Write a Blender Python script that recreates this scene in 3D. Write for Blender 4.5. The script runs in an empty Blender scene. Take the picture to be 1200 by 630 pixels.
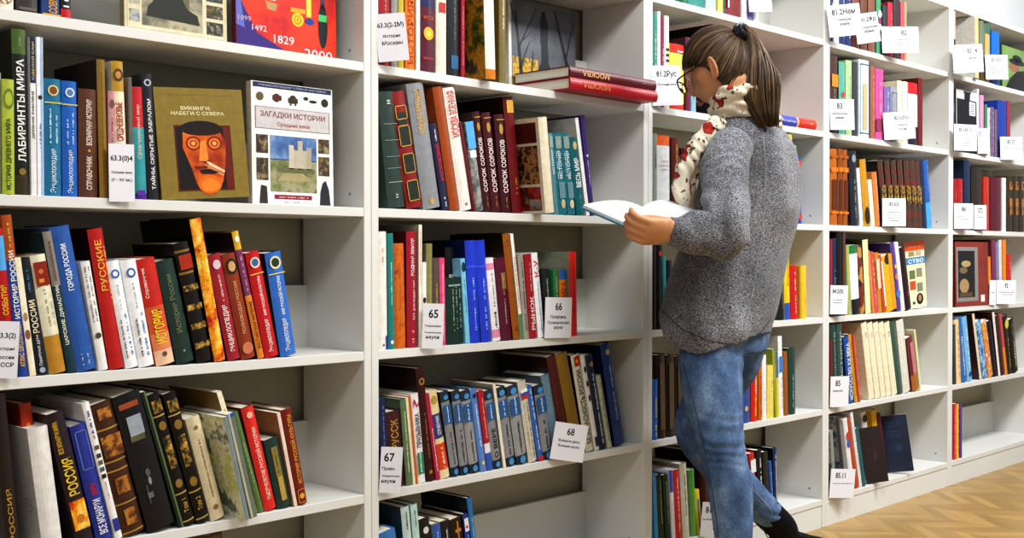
import bpy, bmesh, math, random
from mathutils import Vector, Matrix
random.seed(7)
scene = bpy.context.scene
COL = scene.collection
# ---------------------------------------------------------------- camera
YAW, PITCH, FPX = 0.79684, -0.01151, 1365.1
CAM = Vector((-0.69753, -2.23433, 1.02972))
FW = Vector((math.sin(YAW)*math.cos(PITCH), math.cos(YAW)*math.cos(PITCH), math.sin(PITCH)))
RT = Vector((math.cos(YAW), -math.sin(YAW), 0))
UP = RT.cross(FW)
cd = bpy.data.cameras.new('camera'); cam = bpy.data.objects.new('camera', cd); COL.objects.link(cam)
cd.sensor_width = 36; cd.lens = FPX/1200*36; cd.clip_start = .05
cam.location = CAM
cam.matrix_world = Matrix.Translation(CAM) @ Matrix((RT, UP, -FW)).transposed().to_4x4()
scene.camera = cam
def ray(u, v): return FW + RT*((u-600)/FPX) - UP*((v-315)/FPX)
def onY(u, v, Y):
    d = ray(u, v); t = (Y-CAM.y)/d.y
    return CAM + d*t
def xat(u, Y, z):
    v = 315
    for _ in range(4):
        P = onY(u, v, Y); d = Vector((P.x, Y, z))-CAM
        v = 315-FPX*d.dot(UP)/d.dot(FW)
    return onY(u, v, Y).x
def at(u, v, zc): return CAM + ray(u, v)*zc        # a point at camera depth zc
# ---------------------------------------------------------------- materials
def lin(c): return c/12.92 if c <= .04045 else ((c+.055)/1.055)**2.4
def rgb(h):
    h = h.lstrip('#')
    if len(h) == 3: h = ''.join(c*2 for c in h)
    return tuple(lin(int(h[i:i+2], 16)/255) for i in (0, 2, 4))
MC = {}
def mat(h, rough=.5, var=.12, scale=30, bump=0.0, metal=0, spec=.4):
    k = (h, rough, var, scale, bump, metal)
    if k in MC: return MC[k]
    m = bpy.data.materials.new('paint_'+h); m.use_nodes = True
    nt = m.node_tree; b = nt.nodes['Principled BSDF']
    b.inputs['Roughness'].default_value = rough; b.inputs['Metallic'].default_value = metal
    b.inputs['Specular IOR Level'].default_value = spec
    c = rgb(h); tc = nt.nodes.new('ShaderNodeTexCoord')
    n = nt.nodes.new('ShaderNodeTexNoise'); n.inputs['Scale'].default_value = scale; n.inputs['Detail'].default_value = 3
    nt.links.new(tc.outputs['Object'], n.inputs['Vector'])
    r = nt.nodes.new('ShaderNodeValToRGB'); nt.links.new(n.outputs['Fac'], r.inputs['Fac'])
    r.color_ramp.elements[0].position = .3; r.color_ramp.elements[1].position = .7
    r.color_ramp.elements[0].color = tuple(x*(1-var) for x in c)+(1,)
    r.color_ramp.elements[1].color = tuple(min(1, x*(1+var)) for x in c)+(1,)
    nt.links.new(r.outputs['Color'], b.inputs['Base Color'])
    if bump:
        bp = nt.nodes.new('ShaderNodeBump'); bp.inputs['Strength'].default_value = bump; bp.inputs['Distance'].default_value = .002
        nt.links.new(n.outputs['Fac'], bp.inputs['Height']); nt.links.new(bp.outputs['Normal'], b.inputs['Normal'])
    MC[k] = m; return m
def bmat(h): return mat(h, .38, .1, 60)
def paper(h='efe9dc'):
    k = 'paper'+h
    if k in MC: return MC[k]
    m = bpy.data.materials.new('page_edges'); m.use_nodes = True; nt = m.node_tree; b = nt.nodes['Principled BSDF']
    b.inputs['Roughness'].default_value = .9
    tc = nt.nodes.new('ShaderNodeTexCoord'); mp = nt.nodes.new('ShaderNodeMapping'); mp.inputs['Scale'].default_value = (900, 3, 3)
    n = nt.nodes.new('ShaderNodeTexNoise'); n.inputs['Scale'].default_value = 1
    nt.links.new(tc.outputs['Object'], mp.inputs['Vector']); nt.links.new(mp.outputs['Vector'], n.inputs['Vector'])
    r = nt.nodes.new('ShaderNodeValToRGB'); c = rgb(h)
    r.color_ramp.elements[0].color = tuple(x*.7 for x in c)+(1,); r.color_ramp.elements[1].color = c+(1,)
    r.color_ramp.elements[0].position = .25; r.color_ramp.elements[1].position = .6
    nt.links.new(n.outputs['Fac'], r.inputs['Fac']); nt.links.new(r.outputs['Color'], b.inputs['Base Color'])
    MC[k] = m; return m
def art(cols, scale=8, rough=.4, seed=0.0, stretch=(1, 1, 1), kind='noise'):
    """a printed picture: blobs of several colours"""
    k = ('art', tuple(cols), scale, seed, stretch, kind)
    if k in MC: return MC[k]
    m = bpy.data.materials.new('printed_picture'); m.use_nodes = True; nt = m.node_tree; b = nt.nodes['Principled BSDF']
    b.inputs['Roughness'].default_value = rough
    tc = nt.nodes.new('ShaderNodeTexCoord'); mp = nt.nodes.new('ShaderNodeMapping')
    mp.inputs['Location'].default_value = (seed, seed*1.7, seed*.3); mp.inputs['Scale'].default_value = stretch
    nt.links.new(tc.outputs['Object'], mp.inputs['Vector'])
    if kind == 'noise':
        n = nt.nodes.new('ShaderNodeTexNoise'); n.inputs['Scale'].default_value = scale; n.inputs['Detail'].default_value = 6
        n.inputs['Roughness'].default_value = .65; out = n.outputs['Fac']
    else:
        n = nt.nodes.new('ShaderNodeTexVoronoi'); n.inputs['Scale'].default_value = scale; out = n.outputs['Color']
        s = nt.nodes.new('ShaderNodeSeparateColor'); nt.links.new(out, s.inputs[0]); out = s.outputs[0]
    nt.links.new(mp.outputs['Vector'], n.inputs['Vector'])
    r = nt.nodes.new('ShaderNodeValToRGB'); nt.links.new(out, r.inputs['Fac'])
    lo, hi = (.32, .68) if kind == 'noise' else (0, 1)
    e = r.color_ramp.elements
    while len(e) < len(cols): e.new(.5)
    for i, c in enumerate(cols):
        e[i].position = lo+(hi-lo)*i/max(1, len(cols)-1); e[i].color = rgb(c)+(1,)
    if kind != 'noise': r.color_ramp.interpolation = 'CONSTANT'
    nt.links.new(r.outputs['Color'], b.inputs['Base Color'])
    MC[k] = m; return m
ARTN = {'leather': lambda: art(['3a1d10', '6b3a18', 'c08030', '4a2412'], 40), 'mural': lambda: art(['2a1408', '8a3a18', 'c9962e', '40501c', '20100a'], 26),
        'forest': lambda: art(['141c10', '4d5a22', 'c58a2a', '1f4a40', '6a2a12'], 14), 'photo': lambda: art(['20242a', '586068', 'a8a49a', '3b4148'], 22),
        'gild': lambda: art(['0e0c0c', '141010', '9c7a2c', 'd8b050'], 70), 'mottle': lambda: art(['16140f', '2a4030', '7a2018', '242018'], 55),
        'bricks': lambda: art(['a0480e', 'd07018', 'c85f10', '8a3c0c'], 45), 'fest': lambda: art(['1c3c8c', 'e8c020', 'd04020', 'f0e8d0', '207048'], 30),
        'land': lambda: art(['e8e6b0', 'c8cc70', 'f2efd8', '6c7a5c', '8a8f80'], 18), 'fire': lambda: art(['200c04', 'c02008', 'f0a010', 'f8e070', '306010'], 16),
        'blues': lambda: art(['102c70', '3070b8', 'a8d0e8', '1c4488'], 34), 'cream': lambda: art(['f2ead0', 'e6dab4', 'f6f0de', 'd8c898'], 30),
        'pics': lambda: art(['1a0e08', '7a3420', 'c08848', '281812', '50586a'], 24, kind='vor')}
def M(c):
    if not isinstance(c, str): return c
    if c.startswith('@'): return ARTN[c[1:]]()
    return bmat(c)
# ---------------------------------------------------------------- mesh helpers
class MB:
    def __init__(s): s.v = []; s.f = []; s.m = []; s.mats = []
    def mi(s, m):
        if m not in s.mats: s.mats.append(m)
        return s.mats.index(m)
    def add(s, vs, fs, m):
        o = len(s.v); s.v += [tuple(x) for x in vs]; k = s.mi(m)
        for f in fs: s.f.append([i+o for i in f]); s.m.append(k)
    def box(s, a, b, m):
        x0, y0, z0 = a; x1, y1, z1 = b
        s.add([(x0, y0, z0), (x1, y0, z0), (x1, y1, z0), (x0, y1, z0), (x0, y0, z1), (x1, y0, z1), (x1, y1, z1), (x0, y1, z1)],
              [(0, 3, 2, 1), (4, 5, 6, 7), (0, 1, 5, 4), (1, 2, 6, 5), (2, 3, 7, 6), (3, 0, 4, 7)], m)
    def build(s, name, parent=None, smooth=False):
        me = bpy.data.meshes.new(name)
        me.from_pydata(s.v, [], s.f); 
        for m in s.mats: me.materials.append(m)
        me.polygons.foreach_set('material_index', s.m)
        if smooth: me.polygons.foreach_set('use_smooth', [True]*len(s.f))
        me.update()
        o = bpy.data.objects.new(name, me); COL.objects.link(o)
        if parent: o.parent = parent
        return o
LABELS = {}
def tag(o, label, cat, group=None, kind=None):
    if label:
        n = len(label.split()); assert 4 <= n <= 16, (n, label)
        assert label not in LABELS, 'dup label '+label
        LABELS[label] = 1; o['label'] = label
    if cat: o['category'] = cat
    if group: o['group'] = group
    if kind: o['kind'] = kind
    return o
def empty(name, loc=(0, 0, 0)):
    o = bpy.data.objects.new(name, None); COL.objects.link(o); o.location = loc; o.empty_display_size = .05; return o
TC = {}
def textgeo(s, bold=False):
    """glyph outlines of a string, 1 unit cap height, baseline 0, left at 0 -> verts, faces, width"""
    k = (s, bold)
    if k in TC: return TC[k]
    cu = bpy.data.curves.new('t', 'FONT'); cu.body = s; cu.size = 1; cu.resolution_u = 2 if len(s) > 2 else 3
    if bold: cu.offset = .018
    ob = bpy.data.objects.new('t', cu); COL.objects.link(ob)
    dg = bpy.context.evaluated_depsgraph_get(); dg.update()
    me = bpy.data.meshes.new_from_object(ob.evaluated_get(dg))
    vs = [(v.co.x, v.co.y) for v in me.vertices]; fs = [list(p.vertices) for p in me.polygons]
    bpy.data.objects.remove(ob); bpy.data.curves.remove(cu); bpy.data.meshes.remove(me)
    if not vs: vs = [(0, 0), (1, 0), (0, 1)]
    x0 = min(v[0] for v in vs); x1 = max(v[0] for v in vs); y0 = min(v[1] for v in vs); y1 = max(v[1] for v in vs)
    vs = [((x-x0)/(y1-y0), (y-y0)/(y1-y0)) for x, y in vs]
    TC[k] = (vs, fs, (x1-x0)/(y1-y0)); return TC[k]
def put_text(mb, s, org, du, dv, length, height, m, bold=False):
    """text from org; du, dv unit vectors of baseline and up; fitted to length x height"""
    vs, fs, w = textgeo(s, bold)
    sx = length/w; sy = height
    O = Vector(org); du = Vector(du); dv = Vector(dv)
    mb.add([O+du*(x*sx)+dv*(y*sy) for x, y in vs], fs, m)
# ---------------------------------------------------------------- shelves
W, D, T = 1.09757, .2417, .022
ZS = {0: 1.844, 1: 1.498, 2: 1.146, 3: .796, 4: .448, 5: .107}
TOPZ = 2.13
WHITE = mat('dcdcd8', .45, .03, 4, 0, 0, .35)
WHITE_B = mat('d0d0ca', .5, .03, 4)
CASES = ['nearest', 'second', 'middle', 'fourth', 'farthest']
CASELAB = ['white open bookcase nearest the camera, cropped by the frame', 'white bookcase second along the row, beside the reading woman',
           'white bookcase in the middle, directly behind the reading woman', 'white bookcase fourth along the row, past the woman',
           'white bookcase at the far end of the row, cropped']
for k in range(5):
    X0, X1 = k*W, (k+1)*W
    r = empty('bookcase', (X0, 0, 0)); tag(r, CASELAB[k], 'bookcase', 'white bookcases along the wall')
    g = .0006
    for x in (g, W-T-g):
        m = MB(); m.box((x, 0, 0), (x+T, D+.01, TOPZ+T), WHITE); o = m.build('side_panel', r)
        bv = o.modifiers.new('b', 'BEVEL'); bv.width = .0012; bv.segments = 1
        e = MB()   # the pins and holes that hold the shelves
    for i in range(6):
        z = ZS[i]; m = MB(); m.box((T+g, .001, z-T), (W-T-g, D+.008, z), WHITE); o = m.build('shelf', r)
        bv = o.modifiers.new('b', 'BEVEL'); bv.width = .001; bv.segments = 1
        if True:
            b = MB(); hh = .158
            b.box((T+g, D-.008, z+.0003), (W-T-g, D+.008, z+hh), WHITE_B); b.build('back_board', r)
        c = MB()
        n = 14; vs = [(W-T-g-.0008, .055, z+.035)]+[(W-T-g-.0008, .055+.004*math.cos(2*math.pi*j/n), z+.035+.004*math.sin(2*math.pi*j/n)) for j in range(n)]
        if i in (1, 2, 5): c.add(vs, [(0, 1+j, 1+(j+1) % n) for j in range(n)], mat('8a8a86', .4)); c.build('fixing_cap', r)
    t = MB(); t.box((T+g, .0, TOPZ), (W-T-g, D+.008, TOPZ+T), WHITE); t.build('top_panel', r)
    p = MB(); p.box((T+g, .004, 0), (W-T-g, .02, ZS[5]-T-.0005), WHITE); p.build('plinth', r)
# room
def struct(o): o['kind'] = 'structure'; return o
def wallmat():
    m = bpy.data.materials.new('shaded_beige_plaster'); m.use_nodes = True; nt = m.node_tree; b = nt.nodes['Principled BSDF']
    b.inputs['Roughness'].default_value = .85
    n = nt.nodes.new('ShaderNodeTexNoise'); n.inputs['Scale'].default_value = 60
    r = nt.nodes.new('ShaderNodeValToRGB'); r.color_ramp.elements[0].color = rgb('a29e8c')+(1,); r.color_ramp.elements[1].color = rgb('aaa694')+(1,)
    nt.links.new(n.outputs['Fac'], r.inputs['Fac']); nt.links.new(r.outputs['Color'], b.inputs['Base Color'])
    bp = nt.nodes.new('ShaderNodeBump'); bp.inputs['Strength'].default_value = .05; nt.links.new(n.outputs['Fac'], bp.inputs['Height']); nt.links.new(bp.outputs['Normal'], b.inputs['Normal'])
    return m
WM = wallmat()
m = MB(); m.box((-3, .275, 0), (9, .4, 2.15), WM); m.box((-3, .275, 2.15), (9, .4, 3.4), mat('eef1f4', .8, .01)); struct(m.build('wall_back'))  # lower wall: beige with the shade behind the cases put into its colour
def parquet():
    m = bpy.data.materials.new('oak_herringbone_parquet'); m.use_nodes = True; nt = m.node_tree; b = nt.nodes['Principled BSDF']
    L = nt.links; N = nt.nodes.new
    tc = N('ShaderNodeTexCoord')
    # columns of slanting blocks: v = x/w, each column mirrored -> chevron-like herringbone
    sep = N('ShaderNodeSeparateXYZ'); L.new(tc.outputs['Object'], sep.inputs[0])
    def math_(op, a, b2=None, clamp=False):
        n = N('ShaderNodeMath'); n.operation = op; n.use_clamp = clamp
        for i, x in enumerate((a, b2)):
            if x is None: continue
            if isinstance(x, (int, float)): n.inputs[i].default_value = x
            else: L.new(x, n.inputs[i])
        return n.outputs[0]
    cw = .17
    cx = math_('DIVIDE', sep.outputs['X'], cw); fl = math_('FLOOR', cx); fr = math_('SUBTRACT', cx, fl)
    odd = math_('MODULO', math_('ABSOLUTE', fl), 2.0)
    sgn = math_('SUBTRACT', math_('MULTIPLY', odd, 2.0), 1.0)
    yy = math_('ADD', sep.outputs['Y'], math_('MULTIPLY', math_('MULTIPLY', sgn, fr), cw))
    row = math_('DIVIDE', yy, .06); rf = math_('FLOOR', row); rr = math_('SUBTRACT', row, rf)
    cmb = N('ShaderNodeCombineXYZ'); L.new(fl, cmb.inputs[0]); L.new(rf, cmb.inputs[1])
    wn = N('ShaderNodeTexWhiteNoise'); wn.noise_dimensions = '3D'; L.new(cmb.outputs[0], wn.inputs['Vector'])
    g = N('ShaderNodeTexNoise'); g.inputs['Scale'].default_value = 9; g.inputs['Detail'].default_value = 6
    mp = N('ShaderNodeMapping'); mp.inputs['Scale'].default_value = (6, 1.2, 1); mp.inputs['Rotation'].default_value = (0, 0, .78)
    L.new(tc.outputs['Object'], mp.inputs['Vector']); L.new(mp.outputs['Vector'], g.inputs['Vector'])
    mix = math_('ADD', math_('MULTIPLY', wn.outputs['Value'], .55), math_('MULTIPLY', g.outputs['Fac'], .45))
    r = N('ShaderNodeValToRGB'); L.new(mix, r.inputs['Fac'])
    e = r.color_ramp.elements; e[0].position = .15; e[0].color = rgb('8f7340')+(1,); e[1].position = .85; e[1].color = rgb('b5945a')+(1,)
    x = e.new(.5); x.color = rgb('a4834c')+(1,)
    gap = math_('MAXIMUM', math_('LESS_THAN', rr, .025), math_('LESS_THAN', fr, .01))
    mx = N('ShaderNodeMixRGB'); L.new(gap, mx.inputs[0]); L.new(r.outputs['Color'], mx.inputs[1]); mx.inputs[2].default_value = rgb('8a6c3c')+(1,)
    L.new(mx.outputs[0], b.inputs['Base Color']); b.inputs['Roughness'].default_value = .35
    return m
m = MB(); m.box((-3, -5, -.05), (9, .4, 0), parquet()); struct(m.build('floor'))
# ---------------------------------------------------------------- books
CARDW = mat('e6e6ec', .6, .02)
def dashes(mb, org, du, dv, L, H, m, rng, fill=.75):
    x = 0; O = Vector(org); du = Vector(du); dv = Vector(dv)
    if H > .004: O = O+dv*(H*.22); H *= .56
    while x < L:
        w = H*rng.uniform(.35, .75)
        if rng.random() < fill:
            y0 = H*rng.uniform(0, .25); y1 = H*rng.uniform(.7, 1)
            if rng.random() < .5:
                q = [O+du*x+dv*y0, O+du*(x+w)+dv*y0, O+du*(x+w)+dv*y1, O+du*x+dv*y1]; mb.add(q, [(0, 1, 2, 3)], m)
            else:
                for s in (0, .6):
                    q = [O+du*(x+w*s)+dv*y0, O+du*(x+w*(s+.35))+dv*y0, O+du*(x+w*(s+.35))+dv*y1, O+du*(x+w*s)+dv*y1]; mb.add(q, [(0, 1, 2, 3)], m)
        x += w+H*.22
UNREAD = set('''КЛАССИКА|СЛОВАРЬ|ЯЗЫКОЗНАНИЕ|ВЕЛИКИЙ|АНГЛИЙСКИЙ|ЛИТЕРАТУРА|ФИЛЬМ|КРИТИКА|ИСТОРИЯ ДЛЯ|ВЕЛИКИХ|ВЕЛИКОЛЕПИЕ|ПАМЯТНИКИ ЗОДЧЕСТВА|АРХИТЕКТУРА|НАЛОГОВЫЙ КОДЕКС|ТРУДЫ|АКАДЕМИИ|ЛЮБОВЬ ДО НАШИХ|ВОЕННАЯ ЭНЦИКЛОПЕДИЯ|ВООРУЖЕННЫЕ СИЛЫ|ПОСТУПЛЕНИЕ В ВУЗ|ПРАВО|ЮРИДИЧЕСКИЙ|СПРАВОЧНИК.|ЗАЩИТА|ЗАЩИТА ПРАВ|КОНСТИТУЦИЯ|УВЛЕЧЕНИЕ|РУССКОГО|РУССКИЙ|СОЛО|РАЗВИТИЕ И УПРАВЛЕНИЕ|А.М. Поляков|ПОЛЕЗНЫЕ|Государева|ЭКОНОМИКА|Российской|ЭТО МОЕ|АРТИЛЛЕРИЯ|ДЕСАНТ|АВИАЦИЯ|ГВАРДИЯ|ФЛОТ РОССИИ|ОРУЖИЕ|II|ЛИТЕРАТУРНЫЕ|САМО|Истории|РОССИЙСКОЙ|СПРАВОЧНИК ЮР|ОЭ|Я|I'''.split('|'))
def deco_build(deco, w, h, y, parent, rng, dz=0.0):
    """printed lettering and marks on a spine face (plane y, x 0..w, z 0..h)"""
    if not deco: return
    mb = MB(); lay = 0
    for it in deco.split(';'):
        it = it.strip()
        if not it: continue
        a = it.split(' '); c = a[0]; yy = y-.0004-lay*.00008; lay += 1
        if c == 'V':
            z0, z1, fw = float(a[1]), float(a[2]), float(a[3]); col = a[4]; xo = 0
            if '/' in a[3]: pass
            s = ' '.join(a[5:]); bold = s.isupper()
            if s[:1] == '~': xo = float(s[1:5]); s = s[5:].strip()      # ~+.2 : sideways offset
            H = fw*w
            if s in UNREAD or s.strip('~+-.0123456789 ') in UNREAD: dashes(mb, (w/2+H*.4+xo*w, yy, z0*h), (0, 0, 1), (-1, 0, 0), (z1-z0)*h, H*.8, bmat(col), rng, .93); continue
            put_text(mb, s, (w/2+H/2+xo*w, yy, z0*h), (0, 0, 1), (-1, 0, 0), (z1-z0)*h, H, bmat(col), bold)
        elif c == 'H':
            z, fw, hh, col = float(a[1]), float(a[2]), float(a[3]), a[4]; s = ' '.join(a[5:])
            put_text(mb, s, (w/2-fw*w/2, yy, z*h), (1, 0, 0), (0, 0, 1), fw*w, hh*h, bmat(col), True)
        elif c == 'D':
            z0, z1, fw, col = float(a[1]), float(a[2]), float(a[3]), a[4]; H = fw*w
            xo = float(a[5]) if len(a) > 5 else 0
            dashes(mb, (w/2+H/2+xo*w, yy, z0*h), (0, 0, 1), (-1, 0, 0), (z1-z0)*h, H, bmat(col), rng)
        elif c == 'E':
            z, s, col = float(a[1]), float(a[2]), a[3]; n = 20; rx = s*w/2
            rz = rx*(float(a[4]) if len(a) > 4 else 1)
            vs = [(w/2, yy, z*h)]+[(w/2+rx*math.cos(2*math.pi*j/n), yy, z*h+rz*math.sin(2*math.pi*j/n)) for j in range(n)]
            q_ = MB(); q_.add(vs, [(0, 1+j, 1+(j+1) % n) for j in range(n)], M(col)); q_.build('spine_emblem', parent)
        elif c == 'R':
            x0, z0, x1, z1, col = float(a[1])*w, float(a[2])*h, float(a[3])*w, float(a[4])*h, a[5]
            q_ = MB(); q_.add([(x0, yy, z0), (x1, yy, z0), (x1, yy, z1), (x0, yy, z1)], [(0, 1, 2, 3)], M(col)); q_.build('spine_panel', parent)
        elif c == 'L':      # thin outline frame
            x0, z0, x1, z1, col = float(a[1])*w, float(a[2])*h, float(a[3])*w, float(a[4])*h, a[5]; t = .05*w
            for q in ((x0, z0, x1, z0+t), (x0, z1-t, x1, z1), (x0, z0, x0+t, z1), (x1-t, z0, x1, z1)):
                mb.add([(q[0], yy, q[1]), (q[2], yy, q[1]), (q[2], yy, q[3]), (q[0], yy, q[3])], [(0, 1, 2, 3)], M(col))
    if mb.v: mb.build('spine_lettering', parent)
def book_mesh(w, d, h, col, cc, bands, name, pagecol='efe9dc', kind='hard'):
    """cover shell (spine towards -y, origin bottom-left-front) and its page block"""
    t = min(.0028, w*.16); bul = min(.006, w*.16) if w > .012 else w*.08
    flat = kind == 'soft'
    if flat: t = min(.0008, w*.1); bul = .0006
    n = 6
    outer = [(0, d)]+[(0, bul)]
    for j in range(1, n): 
        a = j/n; outer.append((w*a, bul-bul*math.sin(math.pi*a)))
    outer += [(w, bul), (w, d)]
    inner = [(t, d), (t, bul+t)]+[(t+(w-2*t)*j/n, bul+t) for j in range(1, n)]+[(w-t, bul+t), (w-t, d)]
    K = len(outer)
    zs = [0]; cols = []
    bs = sorted(bands)
    cur = 0
    for (a, b, c) in bs:
        if a > cur+1e-4: zs.append(a*h); cols.append(None)
        zs.append(b*h); cols.append(c); cur = b
    if cur < .9999: zs.append(h); cols.append(None)
    mb = MB(); base = M(col); cov = M(cc) if cc else base
    nv = len(zs)
    V = []
    for z in zs: V += [(x, y, z) for x, y in outer]+[(x, y, z) for x, y in inner]
    mb.v = V
    def f(idx, m): mb.f.append(idx); mb.m.append(mb.mi(m))
    for s in range(nv-1):
        o = s*2*K; p = o+2*K; mm = M(cols[s]) if cols[s] else base
        for j in range(K-1):
            side = j in (0, K-2)
            m = (cov if side else mm)
            f([o+j, o+j+1, p+j+1, p+j], m)
            f([o+K+j+1, o+K+j, p+K+j, p+K+j+1], cov)
        f([o+K, o, p, p+K], cov); f([o+K-1, o+2*K-1, p+2*K-1, p+K-1], cov)
    for j in range(K-1):
        f([j+1, j, K+j, K+j+1], cov)
        o = (nv-1)*2*K; f([o+j, o+j+1, o+K+j+1, o+K+j], M(cols[-1]) if cols[-1] else cov)
    ob = mb.build(name)
    e = .0 if flat else .003
    pg = MB(); pg.box((t*1.02, bul+t*1.3, e), (w-t*1.02, d-(.0004 if flat else .004), h-e), paper(pagecol)); pg.build('pages', ob)
    return ob, bul
ROWN = {True: {0: 'top shelf', 1: 'second shelf', 2: 'third shelf', 3: 'fourth shelf', 4: 'fifth shelf', 5: 'bottom shelf'},
        False: {1: 'top shelf', 2: 'second shelf', 3: 'third shelf', 4: 'fourth shelf', 5: 'bottom shelf'}}
NB = 0
def book(case, row, desc, bl, br, tl, yt, col, deco='', y0=.006, d=None, cc=None, kind=None, page='efe9dc', bands=None, zb=None, name='book', grp=None, side=None):
    global NB; NB += 1
    rng = random.Random(NB*17)
    z = ZS[row]+.0004 if zb is None else zb
    y0 = y0+rng.uniform(0, .0012)
    xl, xr = xat(bl, y0, z), xat(br, y0, z)
    P = onY(tl, yt, y0); dx, dz = P.x-xl, P.z-z
    h = math.hypot(dx, dz); a = math.atan2(dx, dz)
    maxh = ZS[row-1]-T-z-.004 if row > 0 else TOPZ-z-.004
    w = (xr-xl)*math.cos(a)*.965
    h = min(h, (maxh-abs(w*math.sin(a)))/math.cos(a))
    if d is None: d = min(.218, h*.70)
    d = min(d, D-.012-y0)
    if kind is None: kind = 'hard' if w > .014 else 'soft'
    bnd = bands or []
    ob, bul = book_mesh(w, d, h, col, cc, bnd, name, page, kind)
    ob.location = (xl, y0, z+(w*math.sin(a) if a > 0 else 0)); ob.rotation_euler = (0, a, 0)
    lab = f"{desc}, {ROWN[case > 1][row]} of {CASES[case]} bookcase"
    tag(ob, lab, 'book', f"books on the {ROWN[case > 1][row]} of the {CASES[case]} bookcase")
    deco_build(deco, w, h, 0, ob, rng)
    for ya, za, yb_, zb_, c_ in side or ():
        q_ = MB(); q_.add([(-.0004, ya*d, za*h), (-.0004, ya*d, zb_*h), (-.0004, yb_*d, zb_*h), (-.0004, yb_*d, za*h)], [(0, 1, 2, 3)], M(c_)); q_.build('cover_picture', ob)
    return ob
def rowbooks(case, row, items, **kw):
    for it in items:
        o = dict(kw)
        if isinstance(it[-1], dict): o.update(it[-1]); it = it[:-1]
        book(case, row, *it, **o)
def card(case, row, x0, x1, yt, yb, num, lines, lab, y=-.0035, skew=0, numx=.5, grey='17171a', yr=None, vr=None):
    """white classification card at the shelf edge; its right end stands out to depth yr and ends at image height vr"""
    if yr is None: yr = y
    if vr is None: vr = yb
    A = onY(x0, yb, y); B = onY(x1, vr, yr); C = onY(x0, yt, y)
    ex = B-A; w = ex.length; ex.normalize(); ey = Vector((0, 0, 1)).cross(ex).normalized(); ez = ex.cross(ey).normalized()
    h = C.z-A.z
    mb = MB(); mb.box((0, -.0006, 0), (w, .0006, h), CARDW)
    o = mb.build('classification_card')
    o.matrix_world = Matrix.Translation(A) @ Matrix((ex, ey, ez)).transposed().to_4x4()
    tag(o, lab, 'shelf card', 'white classification cards on the shelf edges')
    f = MB(); f.box((.002, .0006, .0), (w*.5, .0032, .004), CARDW); f.build('clip', o)
    t = MB(); ink = bmat(grey)
    if num:
        vs, fs, tw = textgeo(num, True); nh = min(h*.19, w*.86/tw/.9)
        put_text(t, num, (w*numx-nh*tw*.9/2, -.0009, h*.68), (1, 0, 0), (0, 0, 1), nh*tw*.9, nh, ink, True)
    zz = .48; rng = random.Random(len(lab))
    for s in lines:
        if s.startswith('#'):
            L = float(s[1:])*w; dashes(t, (w*min(numx, 1-float(s[1:])/2-.03)-L/2 if L < w*.8 else w/2-L/2, -.0009, h*zz), (1, 0, 0), (0, 0, 1), L, min(.0039, h*.055), bmat('55555a'), rng, .95); zz -= .1
        else:
            vs, fs, tw = textgeo(s); nh = min(h*.085, w*.8/tw)
            put_text(t, s, (w*numx-nh*tw/2 if nh*tw/2 < w*min(numx, 1-numx) else w/2-nh*tw/2, -.0009, h*zz), (1, 0, 0), (0, 0, 1), nh*tw, nh, ink, True); zz -= .14
    t.build('card_lettering', o)
    return o
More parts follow.
